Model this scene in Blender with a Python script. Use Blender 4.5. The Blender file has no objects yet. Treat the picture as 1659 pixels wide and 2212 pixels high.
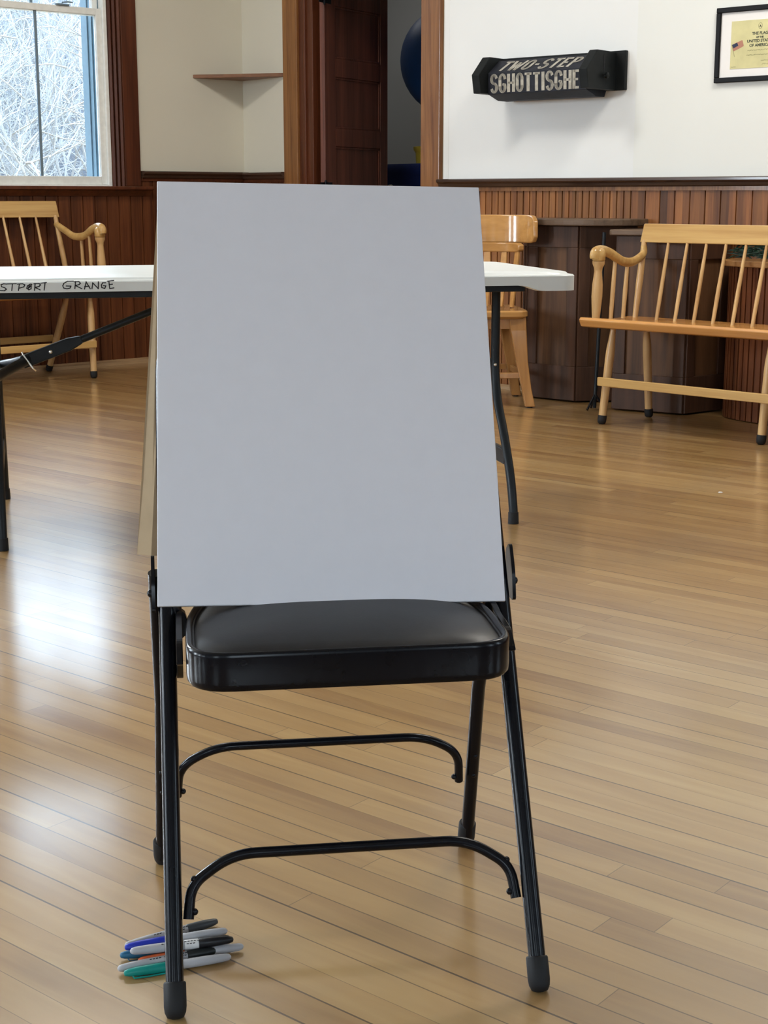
import bpy, math, random
from mathutils import Vector, Matrix
R = math.radians
rnd = random.Random(7)
COL = bpy.context.scene.collection
sc = bpy.context.scene

# ------------------------------------------------------------------ materials
def _nt(name):
    m = bpy.data.materials.new(name); m.use_nodes = True
    nt = m.node_tree; b = nt.nodes['Principled BSDF']
    return m, nt, b
def N(nt, typ, **kw):
    n = nt.nodes.new(typ)
    for k, v in kw.items():
        if k in n.inputs.keys() if isinstance(k, str) and not hasattr(n, k) else False: n.inputs[k].default_value = v
        else: setattr(n, k, v)
    return n
def math_(nt, op, a, b=None, c=None):
    n = nt.nodes.new('ShaderNodeMath'); n.operation = op
    for i, v in enumerate((a, b, c)):
        if v is None: continue
        if isinstance(v, (int, float)): n.inputs[i].default_value = v
        else: nt.links.new(v, n.inputs[i])
    return n.outputs[0]
def mixc(nt, f, a, b, mode='MIX'):
    n = nt.nodes.new('ShaderNodeMix'); n.data_type = 'RGBA'; n.blend_type = mode
    for i, v in ((0, f), (6, a), (7, b)):
        if isinstance(v, (int, float)): n.inputs[i].default_value = v
        elif isinstance(v, (tuple, list)): n.inputs[i].default_value = (*v, 1)
        else: nt.links.new(v, n.inputs[i])
    return n.outputs[2]
def ramp(nt, f, stops):
    n = nt.nodes.new('ShaderNodeValToRGB'); nt.links.new(f, n.inputs[0])
    e = n.color_ramp.elements
    e[0].position, e[0].color = stops[0][0], (*stops[0][1], 1)
    e[1].position, e[1].color = stops[-1][0], (*stops[-1][1], 1)
    for p, c in stops[1:-1]:
        x = e.new(p); x.color = (*c, 1)
    return n.outputs[0]
def noise(nt, vec, scale, detail=4, rough=.55, dist=0):
    n = nt.nodes.new('ShaderNodeTexNoise'); n.inputs['Scale'].default_value = scale
    n.inputs['Detail'].default_value = detail; n.inputs['Roughness'].default_value = rough
    n.inputs['Distortion'].default_value = dist
    if vec is not None: nt.links.new(vec, n.inputs['Vector'])
    return n.outputs[0]
def mapping(nt, scale=(1,1,1), loc=(0,0,0), rot=(0,0,0), coord='Object'):
    tc = nt.nodes.new('ShaderNodeTexCoord'); mp = nt.nodes.new('ShaderNodeMapping')
    mp.inputs['Scale'].default_value = scale; mp.inputs['Location'].default_value = loc; mp.inputs['Rotation'].default_value = rot
    nt.links.new(tc.outputs[coord], mp.inputs[0]); return mp.outputs[0]
def bump(nt, b, h, s=.2, d=.002):
    n = nt.nodes.new('ShaderNodeBump'); n.inputs['Strength'].default_value = s; n.inputs['Distance'].default_value = d
    nt.links.new(h, n.inputs['Height']); nt.links.new(n.outputs[0], b.inputs['Normal'])
def plain(name, col, rough=.5, metal=0, coat=0, var=.06, scale=30, bmp=0, spec=.3):
    m, nt, b = _nt(name)
    v = mapping(nt); f = noise(nt, v, scale, 3)
    c = ramp(nt, f, [(.3, tuple(x*(1-var) for x in col)), (.7, tuple(min(1, x*(1+var)) for x in col))])
    nt.links.new(c, b.inputs['Base Color'])
    b.inputs['Roughness'].default_value = rough; b.inputs['Metallic'].default_value = metal
    b.inputs['Coat Weight'].default_value = coat; b.inputs['Specular IOR Level'].default_value = spec
    b.inputs['Coat Roughness'].default_value = .12
    if bmp: bump(nt, b, noise(nt, v, scale*8, 2), bmp, .0006)
    return m
def wood(name, dark, light, grain='z', rough=.35, coat=0, fine=1.0, board=0, bvar=.25, scale=1.0, spec=.28):
    """procedural grain running along one local axis; board>0 varies tone per board along x"""
    m, nt, b = _nt(name)
    s = {'x': (1.1, 22, 22), 'y': (22, 1.1, 22), 'z': (22, 22, 1.1)}[grain]
    v = mapping(nt, tuple(k*scale for k in s))
    vec = v
    if board:
        tc = nt.nodes.new('ShaderNodeTexCoord'); sp = nt.nodes.new('ShaderNodeSeparateXYZ'); nt.links.new(tc.outputs['Object'], sp.inputs[0])
        idx = math_(nt, 'FLOOR', math_(nt, 'DIVIDE', sp.outputs[0], board))
        wn = nt.nodes.new('ShaderNodeTexWhiteNoise'); wn.noise_dimensions = '1D'; nt.links.new(idx, wn.inputs['W'])
        cb = nt.nodes.new('ShaderNodeCombineXYZ'); nt.links.new(math_(nt, 'MULTIPLY', wn.outputs[0], 40.), cb.inputs[2])
        ad = nt.nodes.new('ShaderNodeVectorMath'); nt.links.new(v, ad.inputs[0]); nt.links.new(cb.outputs[0], ad.inputs[1]); vec = ad.outputs[0]
    f1 = noise(nt, vec, .6, 6, .6, 1.2)
    f2 = noise(nt, vec, 3.2*fine, 4, .6, .3)
    f = math_(nt, 'ADD', math_(nt, 'MULTIPLY', f1, .65), math_(nt, 'MULTIPLY', f2, .35))
    mid = tuple((a*.45+c*.55) for a, c in zip(dark, light))
    c = ramp(nt, f, [(.34, dark), (.5, mid), (.66, light)])
    if board:
        k = math_(nt, 'ADD', math_(nt, 'MULTIPLY', wn.outputs[0], 2*bvar), 1-bvar)
        cc = nt.nodes.new('ShaderNodeCombineColor')
        for i in range(3): nt.links.new(k, cc.inputs[i])
        c = mixc(nt, 1.0, c, cc.outputs[0], 'MULTIPLY')
    nt.links.new(c, b.inputs['Base Color'])
    b.inputs['Roughness'].default_value = rough; b.inputs['Coat Weight'].default_value = coat; b.inputs['Coat Roughness'].default_value = .1
    b.inputs['Specular IOR Level'].default_value = spec
    bump(nt, b, f, .12, .001)
    return m
def floor_mat():
    m, nt, b = _nt('maple_floor')
    L = nt.links.new
    tc = nt.nodes.new('ShaderNodeTexCoord'); sp = nt.nodes.new('ShaderNodeSeparateXYZ'); L(tc.outputs['Object'], sp.inputs[0])
    W = .0512
    yy = math_(nt, 'DIVIDE', math_(nt, 'SUBTRACT', sp.outputs[1], 1.058), W)
    row = math_(nt, 'FLOOR', yy); fr = math_(nt, 'SUBTRACT', yy, row)
    w1 = nt.nodes.new('ShaderNodeTexWhiteNoise'); w1.noise_dimensions = '1D'; L(row, w1.inputs['W'])
    xx = math_(nt, 'ADD', math_(nt, 'DIVIDE', sp.outputs[0], 1.35), math_(nt, 'MULTIPLY', w1.outputs[0], 9.7))
    cell = math_(nt, 'FLOOR', xx); fx = math_(nt, 'SUBTRACT', xx, cell)
    cb = nt.nodes.new('ShaderNodeCombineXYZ'); L(row, cb.inputs[0]); L(cell, cb.inputs[1])
    w2 = nt.nodes.new('ShaderNodeTexWhiteNoise'); w2.noise_dimensions = '2D'; L(cb.outputs[0], w2.inputs['Vector'])
    # seams: distance from row edge (in metres), width varies by row
    d = math_(nt, 'MULTIPLY', math_(nt, 'MINIMUM', fr, math_(nt, 'SUBTRACT', 1., fr)), W)
    edge = math_(nt, 'ROUND', yy)
    w3 = nt.nodes.new('ShaderNodeTexWhiteNoise'); w3.noise_dimensions = '1D'; L(edge, w3.inputs['W'])
    wseam = math_(nt, 'ADD', math_(nt, 'MULTIPLY', math_(nt, 'POWER', w3.outputs[0], 2.), .0012), .00060)
    seam = math_(nt, 'LESS_THAN', d, wseam)
    sdark = math_(nt, 'MULTIPLY', seam, math_(nt, 'ADD', math_(nt, 'MULTIPLY', w3.outputs[0], .50), .42))
    dj = math_(nt, 'MULTIPLY', math_(nt, 'MINIMUM', fx, math_(nt, 'SUBTRACT', 1., fx)), 1.35)
    joint = math_(nt, 'MULTIPLY', math_(nt, 'LESS_THAN', dj, .0007), .55)
    lines = math_(nt, 'MAXIMUM', sdark, joint)
    # grain
    off = nt.nodes.new('ShaderNodeCombineXYZ'); L(math_(nt, 'MULTIPLY', w2.outputs[0], 50.), off.inputs[0]); L(math_(nt, 'MULTIPLY', w2.outputs[0], 31.), off.inputs[2])
    mp = mapping(nt, (1.6, 16, 1))
    ad = nt.nodes.new('ShaderNodeVectorMath'); L(mp, ad.inputs[0]); L(off.outputs[0], ad.inputs[1])
    g = noise(nt, ad.outputs[0], 1.4, 3, .55, .6)
    tone = math_(nt, 'ADD', math_(nt, 'MULTIPLY', w2.outputs[0], .34), math_(nt, 'MULTIPLY', g, .66))
    c = ramp(nt, tone, [(.24, (.235, .122, .043)), (.42, (.315, .182, .066)), (.60, (.37, .223, .085)), (.8, (.435, .285, .118))])
    # worn scuffs: greyish patches
    w = noise(nt, mapping(nt, (1, 1, 1)), 2.3, 4, .6, .4)
    wf = ramp(nt, w, [(.48, (0, 0, 0)), (.68, (1, 1, 1))])
    c = mixc(nt, math_(nt, 'MULTIPLY', wf, .22), c, (.29, .215, .135))
    c = mixc(nt, lines, c, (.035, .018, .008))
    L(c, b.inputs['Base Color'])
    sc1 = noise(nt, mapping(nt, (3, 40, 1)), 6, 5, .7, 1.5)
    sc2 = noise(nt, mapping(nt, (8, 8, 1)), 3, 3, .6)
    r = math_(nt, 'ADD', math_(nt, 'MULTIPLY', sc1, .12), math_(nt, 'MULTIPLY', sc2, .08))
    r = math_(nt, 'ADD', r, .24)
    L(r, b.inputs['Roughness'])
    b.inputs['Specular IOR Level'].default_value = .28
    b.inputs['Coat Weight'].default_value = 1.0; b.inputs['Coat Roughness'].default_value = .17; b.inputs['Coat IOR'].default_value = 1.52
    h = math_(nt, 'SUBTRACT', math_(nt, 'MULTIPLY', sc1, .6), math_(nt, 'MULTIPLY', lines, 1.2))
    bump(nt, b, h, .07, .001)
    return m
def glass_mat():
    m = bpy.data.materials.new('window_glass'); m.use_nodes = True; nt = m.node_tree; nt.nodes.clear()
    o = nt.nodes.new('ShaderNodeOutputMaterial'); mx = nt.nodes.new('ShaderNodeMixShader')
    t = nt.nodes.new('ShaderNodeBsdfTransparent'); g = nt.nodes.new('ShaderNodeBsdfGlossy'); f = nt.nodes.new('ShaderNodeFresnel')
    g.inputs['Roughness'].default_value = .02; f.inputs['IOR'].default_value = 1.45; t.inputs[0].default_value = (.97, .99, 1, 1)
    nt.links.new(f.outputs[0], mx.inputs[0]); nt.links.new(t.outputs[0], mx.inputs[1]); nt.links.new(g.outputs[0], mx.inputs[2]); nt.links.new(mx.outputs[0], o.inputs[0])
    return m
def plaster_mat(name, col, v=.03):
    m, nt, b = _nt(name)
    c = ramp(nt, noise(nt, mapping(nt), 1.3, 4), [(.35, tuple(x*(1-v) for x in col)), (.65, col)])
    nt.links.new(c, b.inputs['Base Color']); b.inputs['Roughness'].default_value = .75; b.inputs['Specular IOR Level'].default_value = .25
    bump(nt, b, noise(nt, mapping(nt), 90, 4), .12, .001); return m

M = {}
M['floor'] = floor_mat()
M['plaster'] = plaster_mat('plaster_white', (.76, .775, .775))
M['plaster_warm'] = plaster_mat('plaster_white_warm', (.745, .76, .735))
M['rear_wall'] = plaster_mat('rear_wall_paint', (.30, .29, .27))
M['plaster_cream'] = plaster_mat('plaster_cream', (.65, .625, .53))
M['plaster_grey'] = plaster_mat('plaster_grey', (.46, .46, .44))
M['ceiling'] = plaster_mat('ceiling_paint', (.62, .60, .55))
M['bead'] = wood('beadboard_red', (.05, .013, .005), (.16, .052, .017), 'z', .42, .05, board=.0772, bvar=.25)
M['bead_r'] = wood('beadboard_amber', (.13, .042, .014), (.30, .125, .036), 'z', .45, 0, board=.0386, bvar=.28)
M['bead_r2'] = wood('beadboard_mixed', (.095, .03, .011), (.25, .098, .028), 'z', .45, 0, board=.0386, bvar=.5)
M['casing'] = wood('casing_oak', (.11, .038, .012), (.29, .13, .042), 'z', .38, .15, scale=1.3)
M['casing_dark'] = wood('casing_mahogany', (.05, .014, .006), (.12, .034, .013), 'z', .36, .1)
M['cap'] = wood('cap_dark', (.035, .018, .012), (.08, .045, .03), 'x', .25, .35)
M['door'] = wood('door_mahogany', (.07, .022, .014), (.19, .062, .036), 'z', .45, .12, scale=.8)
M['base'] = wood('baseboard_wood', (.22, .13, .065), (.42, .28, .15), 'x', .4)
M['vinyl'] = plain('window_vinyl', (.78, .80, .78), .4)
M['jamb_blue'] = plain('window_track', (.13, .19, .23), .35)
M['muntin'] = plain('muntin_grey', (.16, .22, .27), .4)
M['glass'] = glass_mat()
M['steel_black'] = plain('black_enamel_steel', (.005, .0055, .008), .22, 0, .06, .1, spec=.18)
M['vinyl_black'] = plain('black_vinyl', (.016, .016, .017), .40, 0, 0, .12, 60, .1)
M['rubber'] = plain('black_rubber', (.012, .012, .013), .6, bmp=.1)
M['paper'] = plain('white_paper', (.77, .765, .81), .6, var=.01)
M['kraft'] = plain('kraft_card', (.50, .38, .24), .7, var=.05)
M['kraft_in'] = plain('kraft_card_fold', (.36, .27, .17), .7, var=.05)
M['table_white'] = plain('white_hdpe', (.68, .71, .70), .3, var=.02, scale=12, bmp=.15)
M['table_lip'] = plain('white_hdpe_lip', (.62, .63, .61), .45, var=.03)
M['steel_grey'] = plain('charcoal_powder_coat', (.010, .013, .016), .38, 0, 0, spec=.25)
M['zinc'] = plain('zinc_metal', (.75, .73, .68), .3, .9)
M['ink'] = plain('black_ink', (.015, .015, .02), .5)
M['maple'] = wood('bench_maple', (.38, .205, .062), (.59, .385, .145), 'x', .3, .35, scale=.7)
M['maple_z'] = wood('bench_maple_turned', (.40, .22, .085), (.62, .41, .19), 'z', .35, .2, scale=.8)
M['maple_seat'] = wood('bench_seat_amber', (.36, .14, .035), (.60, .30, .09), 'x', .27, .4, scale=.7)
M['chair_wood'] = wood('chair_birch', (.34, .165, .05), (.55, .30, .10), 'x', .16, .7, scale=.5)
M['chair_wood_z'] = wood('chair_birch_legs', (.26, .12, .035), (.44, .22, .07), 'z', .3, .5, scale=.5)
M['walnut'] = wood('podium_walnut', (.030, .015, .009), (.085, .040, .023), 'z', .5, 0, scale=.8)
M['walnut2'] = wood('podium_walnut_warm', (.028, .013, .007), (.15, .072, .032), 'z', .5, 0, scale=.6)
M['slab'] = wood('podium_slab', (.07, .045, .03), (.15, .095, .06), 'x', .45, .05)
M['plank'] = wood('counter_plank', (.18, .075, .025), (.42, .22, .08), 'x', .4, .1)
M['sign_black'] = plain('sign_black_paint', (.007, .009, .010), .55, 0, 0, .25, 14, spec=.2)
M['sign_roll'] = plain('sign_roll_paint', (.014, .016, .024), .55, 0, 0, .35, 20, spec=.2)
M['letter'] = plain('sign_letter_silver', (.36, .34, .29), .5, 0, 0, .25, 45)
M['frame_black'] = plain('frame_black', (.004, .004, .005), .45, spec=.15)
M['mat_white'] = plain('mat_board', (.78, .77, .76), .8, var=.01)
M['parchment'] = plain('parchment', (.60, .56, .30), .7, var=.1, scale=12)
M['ball'] = plain('blue_ball_vinyl', (.006, .045, .17), .5)
M['tub'] = plain('navy_plastic', (.008, .018, .10), .4)
M['yellow'] = plain('yellow_plastic', (.52, .40, .05), .5)
M['needle'] = plain('garland_green', (.012, .035, .022), .5, var=.6, scale=40)
M['flag_red'] = plain('flag_faded_red', (.42, .20, .14), .7)
M['flag_blue'] = plain('flag_navy', (.03, .04, .08), .7)
M['ink_soft'] = plain('faded_ink', (.22, .22, .12), .7)
M['ink_brown'] = plain('print_ink', (.06, .07, .05), .7)
M['barrel'] = plain('marker_barrel_grey', (.42, .42, .44), .32)
M['hill'] = None

# ------------------------------------------------------------------ mesh builder
class MB:
    def __init__(s): s.v = []; s.f = []; s.m = []; s.mi = 0
    def add(s, vs, fs):
        o = len(s.v); s.v += [tuple(v) for v in vs]; s.f += [tuple(i+o for i in f) for f in fs]; s.m += [s.mi]*len(fs)
    def box(s, x0, x1, y0, y1, z0, z1, mat=None):
        vs = [(x, y, z) for x in (x0, x1) for y in (y0, y1) for z in (z0, z1)]
        if mat is not None: vs = [mat @ Vector(v) for v in vs]
        s.add(vs, [(0,1,3,2), (4,6,7,5), (0,4,5,1), (2,3,7,6), (0,2,6,4), (1,5,7,3)]); return s
    def loops(s, L, cap=True, closed=True):
        n = len(L[0]); vs = [p for l in L for p in l]; fs = []
        for k in range(len(L)-1):
            for i in range(n if closed else n-1):
                j = (i+1) % n; fs.append((k*n+i, k*n+j, (k+1)*n+j, (k+1)*n+i))
        if cap: fs.append(tuple(range(n))[::-1]); fs.append(tuple((len(L)-1)*n+i for i in range(n)))
        s.add(vs, fs); return s
    def prism(s, poly, z0, z1):
        return s.loops([[(x, y, z0) for x, y in poly], [(x, y, z1) for x, y in poly]])
    def prism_x(s, poly, x0, x1):   # poly in (y,z)
        return s.loops([[(x0, y, z) for y, z in poly], [(x1, y, z) for y, z in poly]])
    def prism_y(s, poly, y0, y1):   # poly in (x,z)
        return s.loops([[(x, y0, z) for x, z in poly], [(x, y1, z) for x, z in poly]])
    def tube(s, pts, r, n=12, flat=None, cap=True):
        pts = [Vector(p) for p in pts]; rs = r if isinstance(r, (list, tuple)) else [r]*len(pts)
        L = []; up = None
        for i, p in enumerate(pts):
            d = (pts[min(i+1, len(pts)-1)]-pts[max(i-1, 0)]).normalized()
            if up is None:
                a = Vector((0, 0, 1)) if abs(d.z) < .9 else Vector((1, 0, 0))
                up = (a-d*a.dot(d)).normalized()
            else: up = (up-d*up.dot(d)).normalized()
            sd = d.cross(up)
            fx, fy = flat if flat else (1, 1)
            L.append([p+(up*math.cos(t)*fx+sd*math.sin(t)*fy)*rs[i] for t in [2*math.pi*k/n for k in range(n)]])
        return s.loops(L, cap)
    def lathe(s, prof, n=20, axis=None):   # prof (r,z) ; axis (p0,p1) optional
        L = []
        if axis:
            p0, p1 = Vector(axis[0]), Vector(axis[1]); d = (p1-p0); ln = d.length; d.normalize()
            a = Vector((0, 0, 1)) if abs(d.z) < .9 else Vector((1, 0, 0)); u = (a-d*a.dot(d)).normalized(); w = d.cross(u)
        for r, z in prof:
            l = []
            for k in range(n):
                t = 2*math.pi*k/n
                l.append(p0+d*z+(u*math.cos(t)+w*math.sin(t))*r if axis else (r*math.cos(t), r*math.sin(t), z))
            L.append(l)
        return s.loops(L)
    def sphere(s, c, r, nu=32, nv=20):
        L = []
        for i in range(1, nv):
            a = math.pi*i/nv; L.append([(c[0]+r*math.sin(a)*math.cos(2*math.pi*k/nu), c[1]+r*math.sin(a)*math.sin(2*math.pi*k/nu), c[2]-r*math.cos(a)) for k in range(nu)])
        return s.loops(L)
    def mesh(s, name, mats, smooth=False, fix=True):
        me = bpy.data.meshes.new(name); me.from_pydata(s.v, [], s.f)
        for mt in (mats if isinstance(mats, (list, tuple)) else [mats]): me.materials.append(mt)
        me.polygons.foreach_set('material_index', s.m)
        if fix:
            import bmesh
            b = bmesh.new(); b.from_mesh(me); bmesh.ops.recalc_face_normals(b, faces=b.faces); b.to_mesh(me); b.free()
        if smooth:
            for p in me.polygons: p.use_smooth = True
        me.update(); return me
def put(name, mb, mat, parent=None, loc=None, rotz=0, bevel=0, smooth=False, seg=2, sub=0, angle=40):
    me = mb if isinstance(mb, bpy.types.Mesh) else mb.mesh(name, mat, smooth)
    o = bpy.data.objects.new(name, me); COL.objects.link(o)
    if parent: o.parent = parent
    if loc: o.location = loc
    if rotz: o.rotation_euler = (0, 0, rotz)
    if bevel:
        b = o.modifiers.new('bevel', 'BEVEL'); b.width = bevel; b.segments = seg; b.limit_method = 'ANGLE'; b.angle_limit = R(35)
    if sub:
        b = o.modifiers.new('sub', 'SUBSURF'); b.levels = sub; b.render_levels = sub
    if smooth:
        try: me.set_sharp_from_angle(angle=R(angle))
        except Exception: pass
    return o
def tag(o, label, cat, group=None):
    o['label'] = label; o['category'] = cat
    if group: o['group'] = group
    return o
def thing(name, label, cat, loc=(0,0,0), rotz=0, group=None):
    o = bpy.data.objects.new(name, None); COL.objects.link(o); o.empty_display_size = .1
    o.location = loc; o.rotation_euler = (0, 0, rotz); return tag(o, label, cat, group)
def struct(o): o['kind'] = 'structure'; return o
def fillet(pts, r, n=6):
    pts = [Vector(p) for p in pts]; out = [pts[0]]
    for i in range(1, len(pts)-1):
        a, b, c = pts[i-1], pts[i], pts[i+1]; u = (a-b).normalized(); w = (c-b).normalized()
        rr = min(r, (a-b).length*.48, (c-b).length*.48); p, q = b+u*rr, b+w*rr
        for k in range(n+1):
            t = k/n; out.append(p*(1-t)**2+b*2*t*(1-t)+q*t*t)
    out.append(pts[-1]); return out
def rpoly(pts, r, n=6):   # rounded closed 2d polygon, r scalar or list
    out = []; m = len(pts)
    for i in range(m):
        a, b, c = Vector(pts[i-1]), Vector(pts[i]), Vector(pts[(i+1) % m]); ri = r[i] if isinstance(r, (list, tuple)) else r
        u = (a-b); w = (c-b); rr = min(ri, u.length*.48, w.length*.48); u.normalize(); w.normalize(); p, q = b+u*rr, b+w*rr
        for k in range(n+1):
            t = k/n; e = p*(1-t)**2+b*2*t*(1-t)+q*t*t; out.append((e.x, e.y))
    return out
def smooth_path(pts, n=8):   # catmull-rom
    P = [Vector(p) for p in pts]; P = [P[0]*2-P[1]]+P+[P[-1]*2-P[-2]]; out = []
    for i in range(1, len(P)-2):
        for k in range(n):
            t = k/n; a, b, c, d = P[i-1:i+3]
            out.append(.5*((2*b)+(c-a)*t+(2*a-5*b+4*c-d)*t*t+(3*b-a-3*c+d)*t**3))
    out.append(P[-2]); return out
def text_mesh(s, size, sx=1, offset=0, shear=0, ext=.0005, align='CENTER', space=1):
    cu = bpy.data.curves.new('t', 'FONT'); cu.body = s; cu.size = size; cu.offset = offset; cu.shear = shear; cu.extrude = ext
    cu.align_x = align; cu.align_y = 'CENTER'; cu.space_character = space; cu.resolution_u = 4
    o = bpy.data.objects.new('t', cu); COL.objects.link(o); bpy.context.view_layer.update()
    dg = bpy.context.evaluated_depsgraph_get(); me = bpy.data.meshes.new_from_object(o.evaluated_get(dg))
    bpy.data.objects.remove(o); me.transform(Matrix.Diagonal((sx, 1, 1, 1))); return me
def put_text(name, me, mat, parent, Mx):
    me.transform(Mx); me.materials.clear(); me.materials.append(mat)
    o = bpy.data.objects.new(name, me); COL.objects.link(o); o.parent = parent; return o
def ribbon(mb, pts, w, y, th=.0004):   # flat stroke in the xz plane facing -y
    for a, b in zip(pts, pts[1:]):
        dx, dz = b[0]-a[0], b[1]-a[1]; l = math.hypot(dx, dz) or 1e-6; nx, nz = -dz/l*w/2, dx/l*w/2; ex, ez = dx/l*w/2, dz/l*w/2
        q = [(a[0]-ex+nx, a[1]-ez+nz), (b[0]+ex+nx, b[1]+ez+nz), (b[0]+ex-nx, b[1]+ez-nz), (a[0]-ex-nx, a[1]-ez-nz)]
        mb.prism_y(q, y-th, y)

# ------------------------------------------------------------------ camera
HC = .955
cd = bpy.data.cameras.new('camera'); cam = bpy.data.objects.new('camera', cd); COL.objects.link(cam)
cam.location = (0, 0, HC); cam.rotation_euler = (R(90-12.014), 0, 0)
cd.sensor_fit = 'HORIZONTAL'; cd.sensor_width = 36; cd.lens = 36*3200/1659; cd.clip_end = 200
sc.camera = cam

# ------------------------------------------------------------------ frames of the room (x along the wall, y away from the room)
Co, W2r = Vector((-.8465, 9.2161, 0)), R(-51.18)
W1o, W1r = Co.copy(), R(40)
Ao, Ar = Vector((.3141, 7.7738, 0)), R(-39.6)
def d2(a): return Vector((math.cos(a), math.sin(a), 0))
W1d, W2d, Ad = d2(W1r), d2(W2r), d2(Ar)
CEIL = 3.5
W1_C = (Co-W1o).dot(W1d)          # s of the corner on wall 1
PL = W1o-W1d*9
AE = Ao+Ad*7
RR = Vector((4.6, -3.5, 0)); RL = Vector((-6.6, -3.5, 0))

def wall_boxes(mb, s0, s1, holes, z0=0, z1=CEIL, t=.16, y0=0):
    holes = sorted(holes); x = s0
    for a, b, h0, h1 in holes:
        mb.box(x, a, y0, y0+t, z0, z1)
        if h0 > z0: mb.box(a, b, y0, y0+t, z0, h0)
        if h1 < z1: mb.box(a, b, y0, y0+t, h1, z1)
        x = b
    mb.box(x, s1, y0, y0+t, z0, z1)
    return mb
WZ0, WZ1, WHW = 1.0, 2.93, .420    # window opening
def wopen(c): return (c-WHW, c+WHW, WZ0, WZ1)

# floor: local x runs along the boards
fl = MB(); fl.box(-16, 16, -8, 14, -.05, 0)
o = put('floor', fl, M['floor'], rotz=Ar); struct(o)
c_ = MB(); c_.prism([(p.x, p.y) for p in (PL-W1d*.3+W2d*-.16, Co+Vector((0, .15, 0)), Ao+Vector((.1, .12, 0)), AE+Vector((.3, .1, 0)), RR+Vector((.3, -.3, 0)), RL+Vector((-.3, -.3, 0)))], CEIL, CEIL+.1); struct(put('ceiling', c_, M['ceiling']))

WIN1 = -1.347+.014
w = MB(); wall_boxes(w, -9, W1_C+.1, [wopen(WIN1), wopen(WIN1-2.5), wopen(WIN1-5.0)])
struct(put('wall_left', w, M['plaster_cream'], loc=W1o, rotz=W1r))
# wall with the doorway
DZ = 2.12
w = MB(); wall_boxes(w, -.02, 1.851, [(.70, 1.70, 0, DZ)], t=.14)
struct(put('wall_back', w, M['plaster_cream'], loc=Co, rotz=W2r))
w = MB(); wall_boxes(w, 0, 7, [])
w.box(-.012, .02, -.001, .12, 1.03, CEIL)
struct(put('wall_right', w, M['plaster'], loc=Ao, rotz=Ar))
def seg_wall(name, p, q, wins, mat):
    d = q-p; L = d.length; a = math.atan2(d.y, d.x); w = MB(); wall_boxes(w, 0, L, [wopen(c) for c in wins])
    struct(put(name, w, mat, loc=p, rotz=a)); return p, a
SW = [seg_wall('wall_far_right', AE, RR, [2.2, 4.8], M['rear_wall']),
      seg_wall('wall_rear', RR, RL, [1.8, 4.4, 7.0, 9.6], M['rear_wall']),
      seg_wall('wall_far_left', RL, PL, [1.2, 3.5, 5.8], M['plaster'])]

# ------------------------------------------------------------------ wainscot, caps, baseboards
def beadboard(name, L, z1, pitch, mat, loc, rot, x0=0, z0=0):
    mb = MB(); n = int(math.ceil(L/pitch-.01)); pts = []; pitch = L/n
    g = .0032
    for i in range(n):
        a = i*pitch; pts += [(a+g, -.012), (a+pitch-g, -.012), (a+pitch-g*.35, -.0045), (a+pitch+g*.35, -.0045)]
    lo = [(x0+x, y, z0) for x, y in pts]; hi = [(x0+x, y, z1) for x, y in pts]
    mb.loops([lo, hi], cap=False, closed=False); mb.box(x0-.001, x0+L+.001, -.0048, -.0004, z0, z1)
    return struct(put(name, mb, mat, loc=loc, rotz=rot))
def capmold(name, x0, x1, z1, mat, loc, rot, k=1.0, lower=None, lm='casing'):
    """moulded rail: rounded nosing, cove, flat band"""
    prof = [(0, z1), (-.045, z1), (-.052, z1-.004), (-.052, z1-.014), (-.045, z1-.019), (-.036, z1-.024), (-.032, z1-.036), (-.022, z1-.042), (0, z1-.042)]
    mb = MB(); mb.prism_x(prof, x0, x1)
    if lower: mb.mi = 1; mb.box(x0, x1, -.02, 0, z1-.042-lower, z1-.042)
    return struct(put(name, mb, [mat, M[lm]], loc=loc, rotz=rot, smooth=True, angle=25))
mb = MB(); mb.box(1.097, 7, -.0022, 0, 1.04, CEIL)
struct(put('trim_14', mb, M['plaster_warm'], loc=Ao, rotz=Ar))
# right wall (amber): dark worn cap, board below
beadboard('trim_1', 1.097, .99, .0386, M['bead_r'], Ao, Ar)
beadboard('trim_2', 5.9, .99, .0772, M['bead_r2'], Ao+Ad*1.097, Ar)
capmold('trim_3', -.02, 7, 1.043, M['cap'], Ao, Ar, lower=.018)
mb = MB(); mb.prism_x([(0, .022), (-.017, .022), (-.03, .012), (-.034, 0), (0, 0)], 0, 7)
struct(put('baseboard_right', mb, M['base'], loc=Ao, rotz=Ar))
# left wall
sa, sb = -9, W1_C
beadboard('trim_4', 9-.728, .99, .0772, M['bead'], W1o-W1d*9, W1r)
beadboard('trim_5', W1_C+.728, 1.06, .0772, M['bead'], W1o-W1d*.728, W1r)
capmold('trim_6', -.728, W1_C, 1.1, M['cap'], W1o, W1r, lower=.014, lm='casing_dark')
mb = MB(); mb.prism_x([(0, .03), (-.014, .03), (-.016, .02), (-.03, .016), (-.036, 0), (0, 0)], sa, sb)
struct(put('baseboard_left', mb, M['base'], loc=W1o, rotz=W1r))
beadboard('trim_7', .457, 1.06, .0772, M['bead'], Co, W2r)
capmold('trim_8', 0, .457, 1.097, M['cap'], Co, W2r, lower=.014, lm='casing_dark')
mb = MB(); mb.prism_x([(0, .03), (-.03, .016), (-.036, 0), (0, 0)], 0, .457)
struct(put('baseboard_back', mb, M['base'], loc=Co, rotz=W2r))
for (p, a), nm, L in zip(SW, ('far_right', 'rear', 'far_left'), ((RR-AE).length, (RL-RR).length, (PL-RL).length)):
    mb = MB(); mb.box(0, L, -.02, 0, 0, .98); mb.box(0, L, -.05, 0, .98, 1.02)
    struct(put('trim_9', mb, M['bead'], loc=p, rotz=a))

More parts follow.
